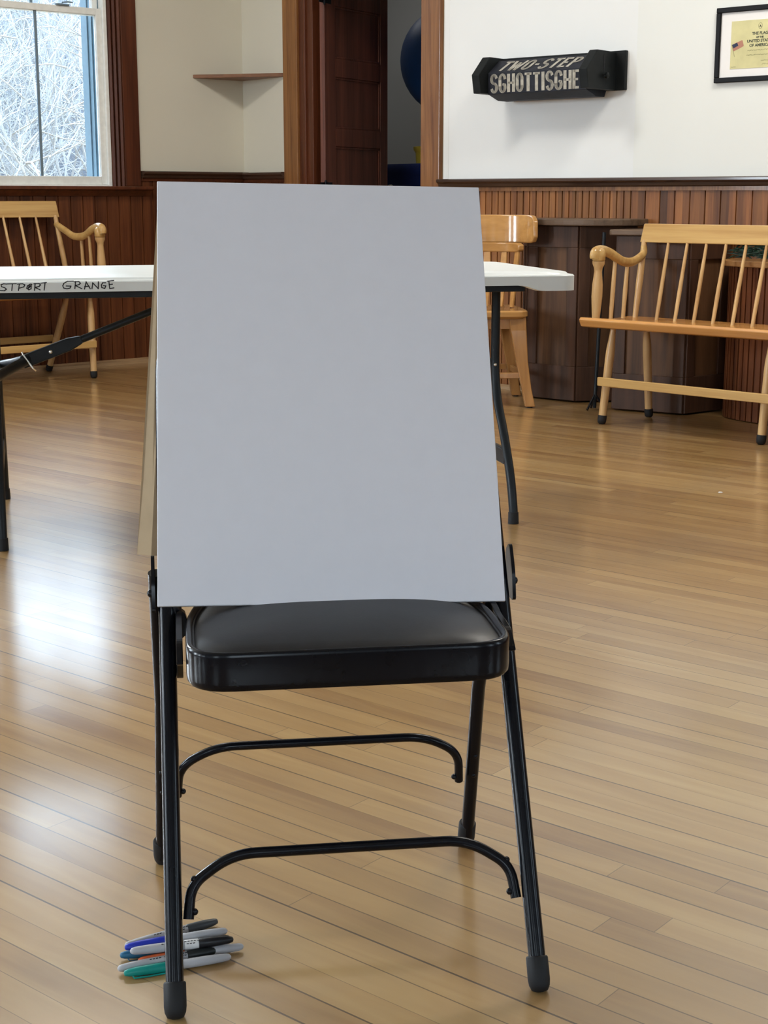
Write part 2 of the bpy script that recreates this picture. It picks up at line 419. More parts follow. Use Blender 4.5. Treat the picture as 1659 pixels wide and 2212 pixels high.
# ------------------------------------------------------------------ windows
def window(n, base, rot, c, loc0):
    """double hung sash window, two panes wide; local x along wall, y outward; origin at its centre on the floor line"""
    root = bpy.data.objects.new('window_%d' % n, None); COL.objects.link(root); root.location = loc0+d2(rot)*c; root.rotation_euler = (0, 0, rot)
    root['kind'] = 'structure'
    H = WHW; y1 = .16
    f = MB()   # vinyl frame lining the opening
    f.box(-H, -H+.022, -.005, y1, WZ0, WZ1); f.box(H-.022, H, -.005, y1, WZ0, WZ1); f.box(-H+.022, H-.022, -.005, y1, WZ1-.03, WZ1); f.box(-H+.022, H-.022, -.005, y1+.02, WZ0, WZ0+.022)
    put('window_frame', f, M['vinyl'], root, bevel=.003)
    t = MB()
    for s in (-1, 1):
        t.box(min(s*(H-.022), s*(H-.026)), max(s*(H-.022), s*(H-.026)), .045, .24, WZ0+.022, WZ1-.03)
        for k in range(3): t.box(min(s*(H-.026), s*(H-.034)), max(s*(H-.026), s*(H-.034)), .06+k*.05, .068+k*.05, WZ0+.022, WZ1-.03)
    put('sash_track', t, M['jamb_blue'], root)
    zm = 1.957
    def sash(z0, z1, y0, bot, top, nm):
        a = H-.022; st = .035; m = MB()
        m.box(-a, -a+st, y0, y0+.03, z0, z1); m.box(a-st, a, y0, y0+.03, z0, z1); m.box(-a+st, a-st, y0, y0+.03, z0, z0+bot); m.box(-a+st, a-st, y0, y0+.03, z1-top, z1)
        s_ = put('sash', m, M['vinyl'], root, bevel=.003)
        mm = MB(); mm.box(-.007, .007, y0+.011, y0+.021, z0+bot, z1-top); put('muntin', mm, M['muntin'], s_)
        g = MB(); g.box(-a+st, a-st, y0+.014, y0+.018, z0+bot, z1-top); put('glass', g, M['glass'], s_)
    sash(WZ0+.022, zm+.018, .012, .045, .036, 'lower')
    sash(zm-.018, WZ1-.03, .05, .036, .045, 'upper')
    l = MB(); l.prism(rpoly([(.12, .0), (.2, .0), (.2, .03), (.12, .03)], .01), zm+.018, zm+.026); l.tube([(.16, .015, zm+.026), (.16, .015, zm+.034), (.19, .004, zm+.038), (.215, -.004, zm+.036)], .004, 8)
    put('sash_lock', l, M['muntin'], root, smooth=True)
    # casing: moulded strips then a flat board
    cz = WZ1+.02
    for s in (-1, 1):
        m = MB(); a = s*H
        for k in range(3):
            u0, u1 = a+s*(.002+k*.025), a+s*(.002+k*.025+.022); yy = -.010-.006*k
            m.prism([(min(u0, u1), 0), (min(u0, u1), yy), ((u0+u1)/2, yy-.010), (max(u0, u1), yy), (max(u0, u1), 0)], 1.013, cz)
        put('casing_moulding', m, M['casing_dark'], root, smooth=True, angle=30)
        m = MB(); u0, u1 = a+s*.078, a+s*.180; m.box(min(u0, u1), max(u0, u1), -.02, 0, 1.013, cz); put('casing_board', m, M['casing_dark'], root, bevel=.004)
    m = MB(); m.box(-H-.19, H+.19, -.026, 0, cz, cz+.12); put('head_casing', m, M['casing_dark'], root, bevel=.004)
    m = MB(); m.prism_x([(.0, 1.013), (-.062, 1.013), (-.068, 1.008), (-.068, .996), (-.06, .992), (-.045, .99), (-.04, .98), (-.03, .972), (-.022, .96), (0, .958)], -H-.235, H+.235)
    put('window_stool', m, M['casing_dark'], root, smooth=True, angle=25)
    return root
window(1, None, W1r, WIN1, W1o)
window(2, None, W1r, WIN1-2.5, W1o); window(3, None, W1r, WIN1-5.0, W1o)
k = 4
LW = []
for (p, a), cs in zip(SW, ([2.2, 4.8], [1.8, 4.4, 7.0, 9.6], [1.2, 3.5, 5.8])):
    for c in cs: window(k, None, a, c, p); LW.append((p+d2(a)*c, a)); k += 1
LW1 = [(W1o+W1d*(WIN1-2.5), W1r), (W1o+W1d*(WIN1-5.0), W1r)]

# ------------------------------------------------------------------ doorway and door
mb = MB(); mb.box(.457, .595, -.028, 0, 0, DZ+.14); mb.box(1.685, 1.832, -.028, 0, 0, DZ+.14); mb.box(.457, 1.832, -.03, 0, DZ, DZ+.14)
dc = struct(put('trim_10', mb, M['casing'], loc=Co, rotz=W2r, bevel=.004))
mb = MB(); mb.box(.595, .645, -.012, .02, 0, DZ); mb.box(.645, .665, -.02, .02, 0, DZ); mb.box(.665, .722, -.008, .14, 0, DZ); mb.box(.722, .735, .045, .14, 0, DZ)
mb.box(1.70, 1.684, .0, .14, 0, DZ); mb.box(.7, 1.70, 0, .14, DZ-.02, DZ)
struct(put('trim_11', mb, M['casing_dark'], loc=Co, rotz=W2r, bevel=.003))
mb = MB(); mb.box(.7, 1.69, -.01, .15, 0, .012); struct(put('trim_12', mb, M['base'], loc=Co, rotz=W2r))
dl = Vector((-.3123, 8.632, 0))
door = bpy.data.objects.new('door_1', None); COL.objects.link(door); door.location = dl; door.rotation_euler = (0, 0, R(58.5)); door['kind'] = 'structure'
mb = MB(); T = .034
LW_ = .64
mb.box(-.035, .075, 0, T, .012, 2.10); mb.box(.56, LW_, 0, T, .012, 2.10)
zs = [.19, .47, .57, .855, .955, 1.235, 1.336, 1.617, 1.718, 2.0]
mb.box(.075, .56, 0, T, .012, .19); mb.box(.075, .56, 0, T, 2.0, 2.10)
for a, b in zip(zs[1::2], zs[2::2]): mb.box(.075, .56, 0, T, a, b)
put('door_frame', mb, M['door'], door, bevel=.003)
for a, b in zip(zs[0::2], zs[1::2]):
    m = MB(); m.box(.075, .56, .011, T-.011, a, b)
    for x0, x1, z0, z1 in ((.075, .56, a, a+.012), (.075, .56, b-.012, b), (.075, .087, a+.012, b-.012), (.548, .56, a+.012, b-.012)): m.box(x0, x1, .004, T-.004, z0, z1)
    put('door_panel', m, M['door'], door, bevel=.003)
for z in (.22, .955, 2.0):
    m = MB(); m.tube([(-.045, -.008, z), (-.045, -.008, z+.085)], .009, 12); m.tube([(-.045, -.008, z-.008), (-.045, -.008, z+.093)], .005, 8); m.box(-.045, .03, -.003, .0, z+.004, z+.08); m.box(-.09, -.045, -.004, 0, z+.004, z+.08)
    put('hinge', m, M['steel_black'], door, smooth=True)
m = MB(); m.lathe([(.005, 0), (.012, .003), (.012, .02), (.026, .035), (.028, .05), (.018, .06), (.002, .062)], 16, ((.6, 0, 1.0), (.6, -1, 1.0)))
put('door_knob', m, M['zinc'], door, smooth=True)

# room behind the doorway
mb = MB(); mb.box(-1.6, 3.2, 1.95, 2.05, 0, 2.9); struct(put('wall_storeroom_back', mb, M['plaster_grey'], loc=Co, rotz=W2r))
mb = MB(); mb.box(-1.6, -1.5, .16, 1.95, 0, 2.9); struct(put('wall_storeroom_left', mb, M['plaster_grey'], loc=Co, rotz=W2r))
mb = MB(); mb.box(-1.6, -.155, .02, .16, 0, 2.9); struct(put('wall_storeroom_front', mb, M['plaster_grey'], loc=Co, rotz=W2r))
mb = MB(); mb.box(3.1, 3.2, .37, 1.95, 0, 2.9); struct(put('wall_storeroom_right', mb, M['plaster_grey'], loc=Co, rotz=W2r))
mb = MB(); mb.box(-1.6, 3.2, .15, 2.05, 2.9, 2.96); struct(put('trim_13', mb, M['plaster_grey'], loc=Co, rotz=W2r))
W2n = Vector((-W2d.y, W2d.x, 0))
def w2(s, d, z=0): return Co+W2d*s+W2n*d+Vector((0, 0, z))
t = thing('storage_shelf', 'dark storage shelf in the room behind the half open panelled door', 'shelf', w2(.35, 1.2), W2r)
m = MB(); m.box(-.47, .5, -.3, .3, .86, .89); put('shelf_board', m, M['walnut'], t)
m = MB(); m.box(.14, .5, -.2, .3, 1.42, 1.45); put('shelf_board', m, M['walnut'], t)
for x0, x1, h in ((-.45, -.42, .86), (.15, .18, 1.42), (.46, .49, 1.42)):
    m = MB(); m.box(x0, x1, -.19, -.16, 0, h); put('post', m, M['walnut'], t)
    m = MB(); m.box(x0, x1, .25, .28, 0, h); put('post', m, M['walnut'], t)
m = MB(); m.sphere((0, 0, .33), .333); m.tube([(.0, -.333, .33), (0, -.337, .33)], .012, 12)
o = put('exercise_ball', m, M['ball'], loc=w2(.55, 1.2, 1.447), smooth=True); tag(o, 'large dark blue exercise ball seen through the doorway beside the open door', 'ball')
t = thing('plastic_tub', 'navy blue plastic tub seen through the doorway below the blue ball', 'tub', w2(.22, 1.2, .89), W2r)
L = []
for z, k in ((0, .80), (.19, .95), (.205, 1.0), (.225, 1.05), (.265, 1.06), (.27, 1.03), (.26, .97), (.02, .78)):
    L.append([(x*k, y*k, z) for x, y in rpoly([(-.23, -.16), (.23, -.16), (.23, .16), (-.23, .16)], .05)])
m = MB(); m.loops(L); put('tub_body', m, M['tub'], t, smooth=True, angle=50)
for s in (-1, 1):
    m = MB(); m.box(.235*s-.02, .235*s+.02, -.05, .05, .2, .215); put('handle', m, M['tub'], t, bevel=.004)
t = thing('watering_can', 'yellow plastic pot standing in the navy tub behind the doorway', 'pot', w2(.35, 1.2, .915), W2r)
m = MB(); m.lathe([(.06, 0), (.085, .02), (.1, .25), (.105, .31), (.12, .33), (.122, .35), (.11, .352), (.09, .02)], 24); put('pot_body', m, M['yellow'], t, smooth=True)
t.name = 'plastic_pot'

# corner shelf
t = thing('corner_shelf', 'small triangular brown wooden corner shelf on the cream plaster left of the doorway', 'shelf', Co+Vector((0, 0, 1.632)))
pa = W1o+W1d*(-.352)-Co; pb = W2d*.457; pa.z = pb.z = 0
m = MB(); q = -(W1d*.001)
inn = (pa+pb)*.0
m.prism([(inn.x, inn.y), (pa.x, pa.y), (pb.x, pb.y)], 0, .02)
put('shelf_board', m, wood('shelf_brown', (.10, .04, .018), (.26, .12, .055), 'x', .4), t, bevel=.002)

# ------------------------------------------------------------------ sign on the right wall
t = thing('dance_sign', 'black wooden dance program sign reading TWO-STEP and SCHOTTISCHE on the white wall', 'sign', Ao+Vector((0, 0, 0)), Ar)
m = MB(); m.box(.30, 1.05, -.022, 0, 1.437, 1.613); put('backboard', m, M['sign_black'], t, bevel=.002)
bp = [(-.022, 1.437), (-.255, 1.437), (-.272, 1.522), (-.185, 1.608), (-.022, 1.608)]
for x0, x1 in ((.358, .402), (.957, 1.0)):
    m = MB(); m.prism_x(bp, x0, x1); b_ = put('bracket', m, M['sign_black'], t, bevel=.003)
    if x1 > .9:
        g = MB(); g.box(x1-.001, x1+.0012, -.128, -.124, 1.515, 1.59); put('slot', g, M['ink'], b_)
g = MB(); g.lathe([(.006, 0), (.006, .008), (.013, .01), (.014, .022), (.004, .026)], 16, ((1.0, -.125, 1.497), (2.0, -.125, 1.497))); g.tube([(1.01, -.125, 1.497), (1.018, -.15, 1.492)], .004, 8)
put('knob', g, M['sign_black'], t, smooth=True)
FT, FB = (-.203, 1.530), (-.199, 1.434); UT = (-.112, 1.594); LB = (-.115, 1.408)
roll = MB(); roll.prism_x([FT, FB, LB, (-.04, 1.408), (-.026, 1.434), (-.026, 1.56), (-.06, 1.594), UT], .404, .955)
rl = put('roll', roll, M['sign_roll'], t, bevel=.0015)
def face_matrix(a, b, xc, off=.0012):
    # a top edge (y,z), b bottom edge; text x->x, y->up the face
    up = Vector((0, a[0]-b[0], a[1]-b[1])); h = up.length; up.normalize(); x = Vector((1, 0, 0)); n = x.cross(up)
    c = Vector((xc, (a[0]+b[0])/2, (a[1]+b[1])/2))+n*off
    Mx = Matrix.Identity(4)
    for i in range(3): Mx[i][0] = x[i]; Mx[i][1] = up[i]; Mx[i][2] = n[i]; Mx[i][3] = c[i]
    return Mx
# block letters drawn as strokes (unit cell 1 wide x 1 high), made to look like the painted lettering
def stroke_text(word, glyphs, cw, h, w, shear=0, gap=.2):
    polys = []; x = 0
    for ch in word:
        g, wd = glyphs[ch]
        for pl in g: polys.append([((x+px*wd)*cw+(py-.5)*h*shear, (py-.5)*h) for px, py in pl])
        x += wd+gap
    tot = (x-gap)*cw
    return [[(px-tot/2, py) for px, py in pl] for pl in polys]
def arc(cx, cy, rx, ry, a0, a1, n=10): return [(cx+rx*math.cos(R(a0+(a1-a0)*k/n)), cy+ry*math.sin(R(a0+(a1-a0)*k/n))) for k in range(n+1)]
GL = {
 'S': ([arc(.5, .74, .42, .24, 20, 270, 12)+arc(.5, .26, .42, .24, 90, -160, 12)], 1),
 'C': ([arc(.5, .72, .42, .26, 10, 180, 10)+[(.08, .3)]+arc(.5, .28, .42, .26, 180, 360, 10)+[(.86, .42), (.6, .44)]], 1),
 'H': ([[(.1, .02), (.1, .98)], [(.9, .02), (.9, .98)], [(.1, .5), (.9, .5)]], 1.02),
 'O': ([arc(.5, .7, .4, .27, 0, 180, 10)+arc(.5, .3, .4, .27, 180, 360, 10)+[(.9, .7)]], 1),
 'T': ([[(0, .95), (1, .95)], [(.5, .95), (.5, .02)]], .95),
 'I': ([[(.5, .02), (.5, .98)]], .3),
 'E': ([[(.1, .02), (.1, .98)], [(.1, .95), (.9, .95)], [(.1, .5), (.75, .5)], [(.1, .05), (.9, .05)]], .85),
 'W': ([[(0, .98), (.25, .02), (.5, .8), (.75, .02), (1, .98)]], 1.5),
 'P': ([[(.1, .02), (.1, .98)], [(.1, .95), (.5, .95)]+arc(.55, .73, .36, .22, 90, -90, 8)+[(.1, .51)]], .95),
 '-': ([[(.1, .5), (.8, .5)]], .55),
}
def letters(word, h, total, w, shear, Mx, gap=.28, vertical_w=1.0):
    tw = sum(GL[c][1] for c in word)+gap*(len(word)-1); cw = total/tw
    pl = stroke_text(word, GL, cw, h, w, shear, gap); mb = MB()
    for q in pl:
        pts = [Vector((x, y, 0)) for x, y in q]
        # thick polyline with round-ish joints
        for a, b in zip(pts, pts[1:]):
            d = (b-a); l = d.length
            if l < 1e-6: continue
            d /= l; n = Vector((-d.y, d.x, 0)); k = w/2*(1.0-.35*abs(d.x)); e = d*(w*.18)
            quad = [a-e+n*k, b+e+n*k, b+e-n*k, a-e-n*k]
            mb.loops([[(*p.xy, 0) for p in quad], [(*p.xy, .0006) for p in quad]])
    me = mb.mesh('lettering', M['letter']); me.transform(Mx); return me
o = bpy.data.objects.new('lettering', letters('SCHOTTISCHE', .081, .492, .0168, 0, face_matrix(FT, FB, .670), gap=.42)); COL.objects.link(o); o.parent = rl
o = bpy.data.objects.new('lettering', letters('TWO-STEP', .078, .43, .0170, .28, face_matrix(UT, FT, .672), gap=.42)); COL.objects.link(o); o.parent = rl
o = bpy.data.objects.new('lettering', letters('TWO-STEP', .05, .44, .012, -.2, face_matrix(FB, LB, .672), gap=.42)); 
bpy.data.objects.remove(o)
mb = MB()
for k in range(9): mb.box(.44+k*.055, .475+k*.055, 0, .0006, 0, .05)
# ------------------------------------------------------------------ framed certificate
fx = 1.500; ftz, fbz = 1.762, 1.446; FWd = .415
t = thing('framed_certificate', 'black framed flag certificate with white mat on the wall beside the sign', 'picture', Ao+Ad*fx+Vector((0, 0, fbz)), Ar)
FH = ftz-fbz; b = .022
m = MB(); m.box(0, FWd, -.022, 0, 0, b); m.box(0, FWd, -.022, 0, FH-b, FH); m.box(0, b, -.022, 0, b, FH-b); m.box(FWd-b, FWd, -.022, 0, b, FH-b)
put('frame', m, M['frame_black'], t, bevel=.003)
m = MB(); m.box(b, FWd-b, -.012, 0, b, FH-b); put('mat', m, M['mat_white'], t)
px0, px1, pz0, pz1 = .072, FWd-.072, .056, FH-.060
m = MB(); m.box(px0, px1, -.0135, -.012, pz0, pz1); pr_ = put('print', m, M['parchment'], t)
fc = (px0+px1)/2
for s, z, sz, mat_, k in (('THE FLAG', pz1-.057, .0165, 'ink_brown', 1), ('OF THE', pz1-.073, .010, 'ink_brown', 1), ('UNITED STATES', pz1-.088, .0165, 'ink_brown', 1), ('OF AMERICA', pz1-.106, .0165, 'ink_brown', 1)):
    me = text_mesh(s, sz, 1.0*k, .0006, 0, .0002)
    put_text('lettering', me, M[mat_], pr_, Matrix.Translation((fc, -.0137, z)) @ Matrix.Rotation(R(90), 4, 'X'))
m = MB(); r2 = random.Random(3)
for z, x0, x1 in ((pz1-.126, fc-.055, fc+.055), (pz1-.145, fc-.06, fc+.06), (pz0+.03, fc+.01, fc+.07), (pz0+.015, fc+.015, fc+.075), (pz0+.008, px0+.005, px0+.028)):
    x = x0; pts = []
    while x < x1: pts.append((x, z+r2.uniform(-.0028, .0028))); x += .0016
    m = MB(); ribbon(m, pts, .0008, -.0135); put('handwriting', m, M['ink_soft'], pr_)
m = MB(); m.prism_y(rpoly([(.012, .158), (.028, .165), (.050, .172), (.060, .176), (.068, .150), (.045, .140), (.020, .130)], .004), -.0139, -.0135)
m2 = [(x+px0-.004, z-.0) for x, z in []]
fo = put('flag_print', m, M['flag_red'], pr_, loc=(px0-.006, 0, 0))
m = MB(); m.prism_y([(.012, .158), (.036, .166), (.042, .153), (.019, .143)], -.0141, -.0139); put('canton', m, M['flag_blue'], fo)
m = MB(); ribbon(m, [(.011, .158), (.026, .108)], .0012, -.0139); put('flagpole', m, M['ink_soft'], fo)
m = MB(); ribbon(m, [(fc+.009*math.cos(a*.45), pz1-.026+.0125*math.sin(a*.45)) for a in range(15)], .0008, -.0135); ribbon(m, [(fc-.003, pz1-.031), (fc, pz1-.024), (fc+.004, pz1-.032)], .003, -.0135); put('seal', m, M['ink_brown'], pr_)

# ------------------------------------------------------------------ folding chair
CHo = Vector((-.0285, 1.629, 0)); CHr = R(8)
K = .55
ch = thing('folding_chair', 'black steel folding chair with padded vinyl seat holding the large white pad', 'chair', CHo, CHr)
hx = .2215
r_ = .0108
pts = fillet([(-hx, 0, .012), (-hx*.985, K*.6, .6), (-hx*.97, K*.775, .775), (hx*.97, K*.775, .775), (hx*.985, K*.6, .6), (hx, 0, .012)], .06, 8)
m = MB(); m.tube(pts, r_, 16); put('front_frame', m, M['steel_black'], ch, smooth=True)
pts = fillet([(-.236, .42, .012), (-.228, .33, .28), (-.2285, .262, .482), (.2085, .262, .482), (.208, .33, .28), (.212, .42, .012)], .02, 6)
m = MB()
for q in (pts[:len(pts)//2-4], ):
    pass
m = MB(); m.tube([(-.2385, .42, .012), (-.2310, .33, .28), (-.2330, .268, .478)], .0098, 14); put('rear_leg', m, M['steel_black'], ch, smooth=True)
m = MB(); m.tube([(.2135, .42, .012), (.2090, .33, .28), (.2120, .268, .44)], .0098, 14); put('rear_leg', m, M['steel_black'], ch, smooth=True)
for x, y, ang, r0 in ((-hx, 0, K, .0138), (hx, 0, K, .0138), (-.239, .425, -.35, .0130), (.213, .425, -.35, .0130)):
    d = Vector((0, ang, 1)).normalized(); p = Vector((x, y-ang*.006, .003)); m = MB()
    m.lathe([(.004, -.003), (r0*.72, -.001), (r0*.93, .005), (r0, .012), (r0*.99, .038), (r0*.90, .040)], 18, (p, p+d)); put('foot', m, M['rubber'], ch, smooth=True, angle=60)
def stretcher(name, lx, slope, y0, ztop, zend, rr, xo=0):
    def P(x, z): return (x+xo, y0+slope*z, z)
    a = lx-.004
    pts = fillet([P(-a-.0, zend), P(-a+.004, ztop-.03), P(-a+.055, ztop), P(a-.055, ztop), P(a-.004, ztop-.03), P(a, zend)], .05, 8)
    m = MB(); m.tube(pts, rr, 12); o = put(name, m, M['steel_black'], ch, smooth=True)
    for s in (-1, 1):
        for z in (zend+.008, zend+.042):
            q = MB(); c = P(s*(a-.006), z); q.sphere((c[0]-s*.002, c[1]-.002, c[2]), .0042, 10, 6); put('rivet', q, M['steel_black'], o, smooth=True)
            q = MB(); q.sphere((s*(lx+.017)+xo, c[1], c[2]), .004, 10, 6); put('rivet', q, M['steel_black'], o, smooth=True)
stretcher('front_stretcher', hx-.0145, K, 0, .163, .098, .0068)
stretcher('rear_stretcher', .219-.0125, -.33, .415, .205, .125, .0062, -.0115)
seat_o = rpoly([(-.197, .046), (.197, .046), (.197, .215), (.150, .42), (-.150, .42), (-.197, .215)], [.055, .055, .05, .06, .06, .05], 7)
def inset(poly, k, c=(0, .22)): return [(c[0]+(x-c[0])*k, c[1]+(y-c[1])*k) for x, y in poly]
def lp(k, z): return [(x, y, z) for x, y in inset(seat_o, k)]
m = MB(); m.loops([lp(.965, .3885), lp(.985, .3865), lp(.998, .390), lp(1.0, .396), lp(1.0, .427), lp(.996, .432), lp(.985, .434), lp(.965, .4335), lp(.955, .429), lp(.94, .424)])
put('seat_pan', m, M['steel_black'], ch, smooth=True, angle=60)
L = []
for i in range(14):
    tt = 1-i/13*.985; kk = .962*tt
    z = .424+.0200*(1-tt**3.2)**.62
    L.append([(x, y, z-.006*max(0, (y-.25)/.17)) for x, y in inset(seat_o, kk)])
m = MB(); m.loops(L); cu_ = put('seat_cushion', m, M['vinyl_black'], ch, smooth=True, angle=70)
pp = MB(); pp.tube([(x, y, .4262) for x, y in inset(seat_o, .955)]+[(*inset(seat_o, .955)[0], .4262)], .0026, 8); put('piping', pp, M['vinyl_black'], cu_, smooth=True)
for s in (-1, 1):
    m = MB(); poly = [(.178, .362), (.205, .36), (.236, .39), (.262, .43), (.262, .442), (.240, .438), (.215, .434), (.19, .43), (.13, .426), (.10, .405), (.15, .392)]
    x0 = s*.2005; m.prism_x(rpoly(poly, .008, 3), min(x0, s*.2085), max(x0, s*.2085)); put('seat_bracket', m, M['steel_black'], ch, bevel=.001)
    m = MB(); a0, a1 = min(s*.194, s*.2125), max(s*.194, s*.2125); m.prism_y([(s*x, z) for x, z in ((.2125, .445), (.206, .440), (.1965, .432), (.194, .424), (.194, .405), (.2035, .396), (.2035, .385), (.206, .36), (.2125, .35))], .232, .247); put('seat_bracket', m, M['steel_black'], ch, bevel=.001)
    m = MB(); x0 = s*.2335; m.prism_x(rpoly([(.232, .432), (.262, .432), (.283, .49), (.262, .505), (.24, .47)], .008, 4), min(x0, s*.238), max(x0, s*.238))
    m.sphere((s*.239, .252, .455), .0055, 10, 6); put('hinge_plate', m, M['steel_black'], ch, smooth=True)
m = MB()
rows = []
for i in range(9):
    z = .63+.13*i/8; row = []
    for jx in range(17):
        x = -.205+.41*jx/16; row.append((x, K*z+.004+.018*(1-(x/.205)**2), z))
    rows.append(row)
vs = [p for r in rows for p in r]; fs = [(i*17+j, i*17+j+1, (i+1)*17+j+1, (i+1)*17+j) for i in range(8) for j in range(16)]
m.add(vs, fs); bk = put('backrest', m, M['steel_black'], ch, smooth=True); so = bk.modifiers.new('s', 'SOLIDIFY'); so.thickness = .0025

# ------------------------------------------------------------------ big white pad leaning on the chair
pad = thing('drawing_pad', 'large blank white paper pad leaning upright on the black folding chair', 'pad', (-.0646, 1.8492, .4402), 0)
pad.rotation_euler = Matrix(((1,0,0),(0,1,0),(0,0,1))).to_euler()
yaw, lean, roll_ = R(7.63), R(27.5), R(-1.155)
u = Vector((math.cos(yaw), math.sin(yaw), 0)); nb = Vector((-math.sin(yaw), math.cos(yaw), 0)); v = Vector((0, 0, 1))*math.cos(lean)+nb*math.sin(lean)
u2 = u*math.cos(roll_)+v*math.sin(roll_); v2 = v*math.cos(roll_)-u*math.sin(roll_); n2 = u2.cross(v2)   # toward the viewer is -?
if n2.y > 0: n2 = -n2
back = -n2
Mp = Matrix((( u2.x, back.x, v2.x), (u2.y, back.y, v2.y), (u2.z, back.z, v2.z))); pad.rotation_euler = Mp.to_euler()
PW, PH = .452, .600
m = MB(); m.box(-PW/2, PW/2, 0, .0055, 0, PH); put('paper_block', m, M['paper'], pad, bevel=.0012)
m = MB(); m.box(-PW/2+.001, PW/2-.001, .0055, .0068, .001, PH-.001); put('backing_card', m, M['kraft_in'], pad)
# cover folded over the top and hanging behind: two-tone card with a fold
Mi = (Matrix.Translation((-.0646, 1.8492, .4402)) @ Mp.to_4x4()).inverted()
cor = [Vector(p) for p in ((-PW/2, 0, PH), (PW/2, 0, PH))]
def wl(p): return Mi @ Vector(p)
Mw = Mi.inverted()
tl, tr = Mw @ Vector((-PW/2+.002, .008, PH)), Mw @ Vector((PW/2-.002, .008, PH))
dn = Vector((0, 0, -1)); hb = nb
bl = tl+dn*.53+u*(-.048)+hb*.012; br = tr+dn*.53+u*(-.040)+hb*.03
fold_t, fold_b = tl+(tr-tl)*.03, bl+(br-bl)*.045-hb*.012
def sheet(qs, th):
    m = MB(); q = [wl(p) for p in qs]; n = (q[1]-q[0]).cross(q[3]-q[0]).normalized()*th
    m.loops([[p for p in q], [p+n for p in q]]); return m
o = put('folded_cover', sheet([tl, fold_t, fold_b, bl], .0015), M['kraft'], pad); o['label'] = 'tan card edge of the folded cover'
o = put('folded_cover_panel', sheet([fold_t, tr, br, fold_b], .0015), M['kraft_in'], pad)

# ------------------------------------------------------------------ markers on the floor
def marker(name, tail, tip, z, capcol, cap_frac, label, band=False, clip_ang=-60, z2=None, slim=1.0):
    """tail = blank barrel end, tip = cap end (floor x,y)"""
    p = Vector((tail[0], tail[1], z)); q = Vector((tip[0], tip[1], z if z2 is None else z2)); L = (q-p).length
    root = thing(name, label, 'marker', p, 0, 'felt tip markers piled by the chair foot')
    d = (q-p).normalized(); root.rotation_mode = 'QUATERNION'; root.rotation_quaternion = d.to_track_quat('X', 'Z')
    r = .0060*slim; s = L*(1-cap_frac)
    def ax(a): return (Vector((0, 0, 0)), Vector((1, 0, 0)))
    m = MB(); m.lathe([(.0015, 0), (r*.62, .002), (r*.80, .006), (r*.93, .018), (r, .035), (r*.98, s), (r*.5, s+.002)], 18, ax(0)); put('barrel', m, M['barrel'], root, smooth=True, angle=70)
    cm = plain(name+'_cap', capcol, .35)
    m = MB(); m.lathe([(r*.9, s), (r*1.06, s+.001), (r*1.06, s+.02), (r*.98, L-.018), (r*.80, L-.006), (r*.55, L-.001), (.001, L)], 18, ax(0))
    c = put('cap', m, cm, root, smooth=True, angle=70)
    m = MB(); ca = R(clip_ang); dy, dz = math.cos(ca), math.sin(ca)
    def cp(x, h, w): return [(x, dy*h-dz*w, dz*h+dy*w), (x, dy*h+dz*w, dz*h-dy*w)]
    m.tube([(L-.010, dy*r*.7, dz*r*.7), (L-.012, dy*(r+.0025), dz*(r+.0025)), (L-.03, dy*(r+.003), dz*(r+.003)), (s+.005, dy*(r+.0022), dz*(r+.0022)), (s+.004, dy*r, dz*r)], .0011, 8)
    put('clip', m, cm, c, smooth=True)
    m = MB()   # printing on the barrel: small dark marks
    for k_, (x0, x1, zz) in enumerate(((.30, .42, .0006), (.44, .50, .0006), (.52, .74, .0006), (.54, .66, -.0024))):
        for i in range(int((x1-x0)*L/.004)):
            x = x0*L+i*.004; a = R(70 if zz > 0 else 40); yv, zv = -math.cos(a), math.sin(a)
            m.box(x, x+.0028, yv*r*1.0-.0006, yv*r*1.0+.0006, zv*r*.99-.0004, zv*r*1.0+.0003)
    put('printing', m, M['ink'], root)
    if band:
        m = MB(); m.lathe([(r*1.0, s-.018), (r*1.03, s-.017), (r*1.03, s-.001), (r*.9, s)], 18, ax(0)); put('band', m, M['mat_white'], root, smooth=True)
    return root
marker('marker', (-.3353, 1.7588), (-.2227, 1.8261), .0065, (.045, .05, .055), .34, 'marker with charcoal cap, farthest from the viewer in the pile')
marker('marker', (-.2044, 1.7765), (-.3307, 1.7320), .0185, (.02, .04, .42), .44, 'marker with bright royal blue cap pointing left in the pile')
marker('marker', (-.3270, 1.7350), (-.2020, 1.7800), .0065, (.012, .012, .014), .30, 'black capped marker lying under the blue capped marker')
marker('marker', (-.3220, 1.7215), (-.1941, 1.7530), .0190, (.012, .012, .014), .34, 'black capped marker with a white band on its barrel, on top of the pile', band=True)
marker('marker', (-.1818, 1.7570), (-.3120, 1.7190), .0068, (.62, .13, .045), .44, 'marker with orange cap pointing left in the pile')
marker('marker', (-.2083, 1.7640), (-.3375, 1.7335), .0068, (.02, .12, .22), .44, 'marker with dark petrol blue cap beneath the pile')
marker('marker', (-.3342, 1.6990), (-.2092, 1.7490), .0072, (.015, .017, .017), .34, 'black capped marker lying between the orange and teal capped markers')
marker('marker', (-.1953, 1.7311), (-.3248, 1.6888), .0066, (.006, .26, .22), .44, 'marker with teal green cap nearest the viewer', clip_ang=-35)

# ------------------------------------------------------------------ folding table
To = Vector((-.33, 4.14, 0)); Tr = R(13.5)
tb = thing('folding_table', 'white plastic folding table with handwriting on its edge behind the drawing pad', 'table', To, Tr)
HL, DP = .922, .76
out = rpoly([(-HL, -.002), (HL, -.002), (HL, DP), (-HL, DP)], .055, 8)
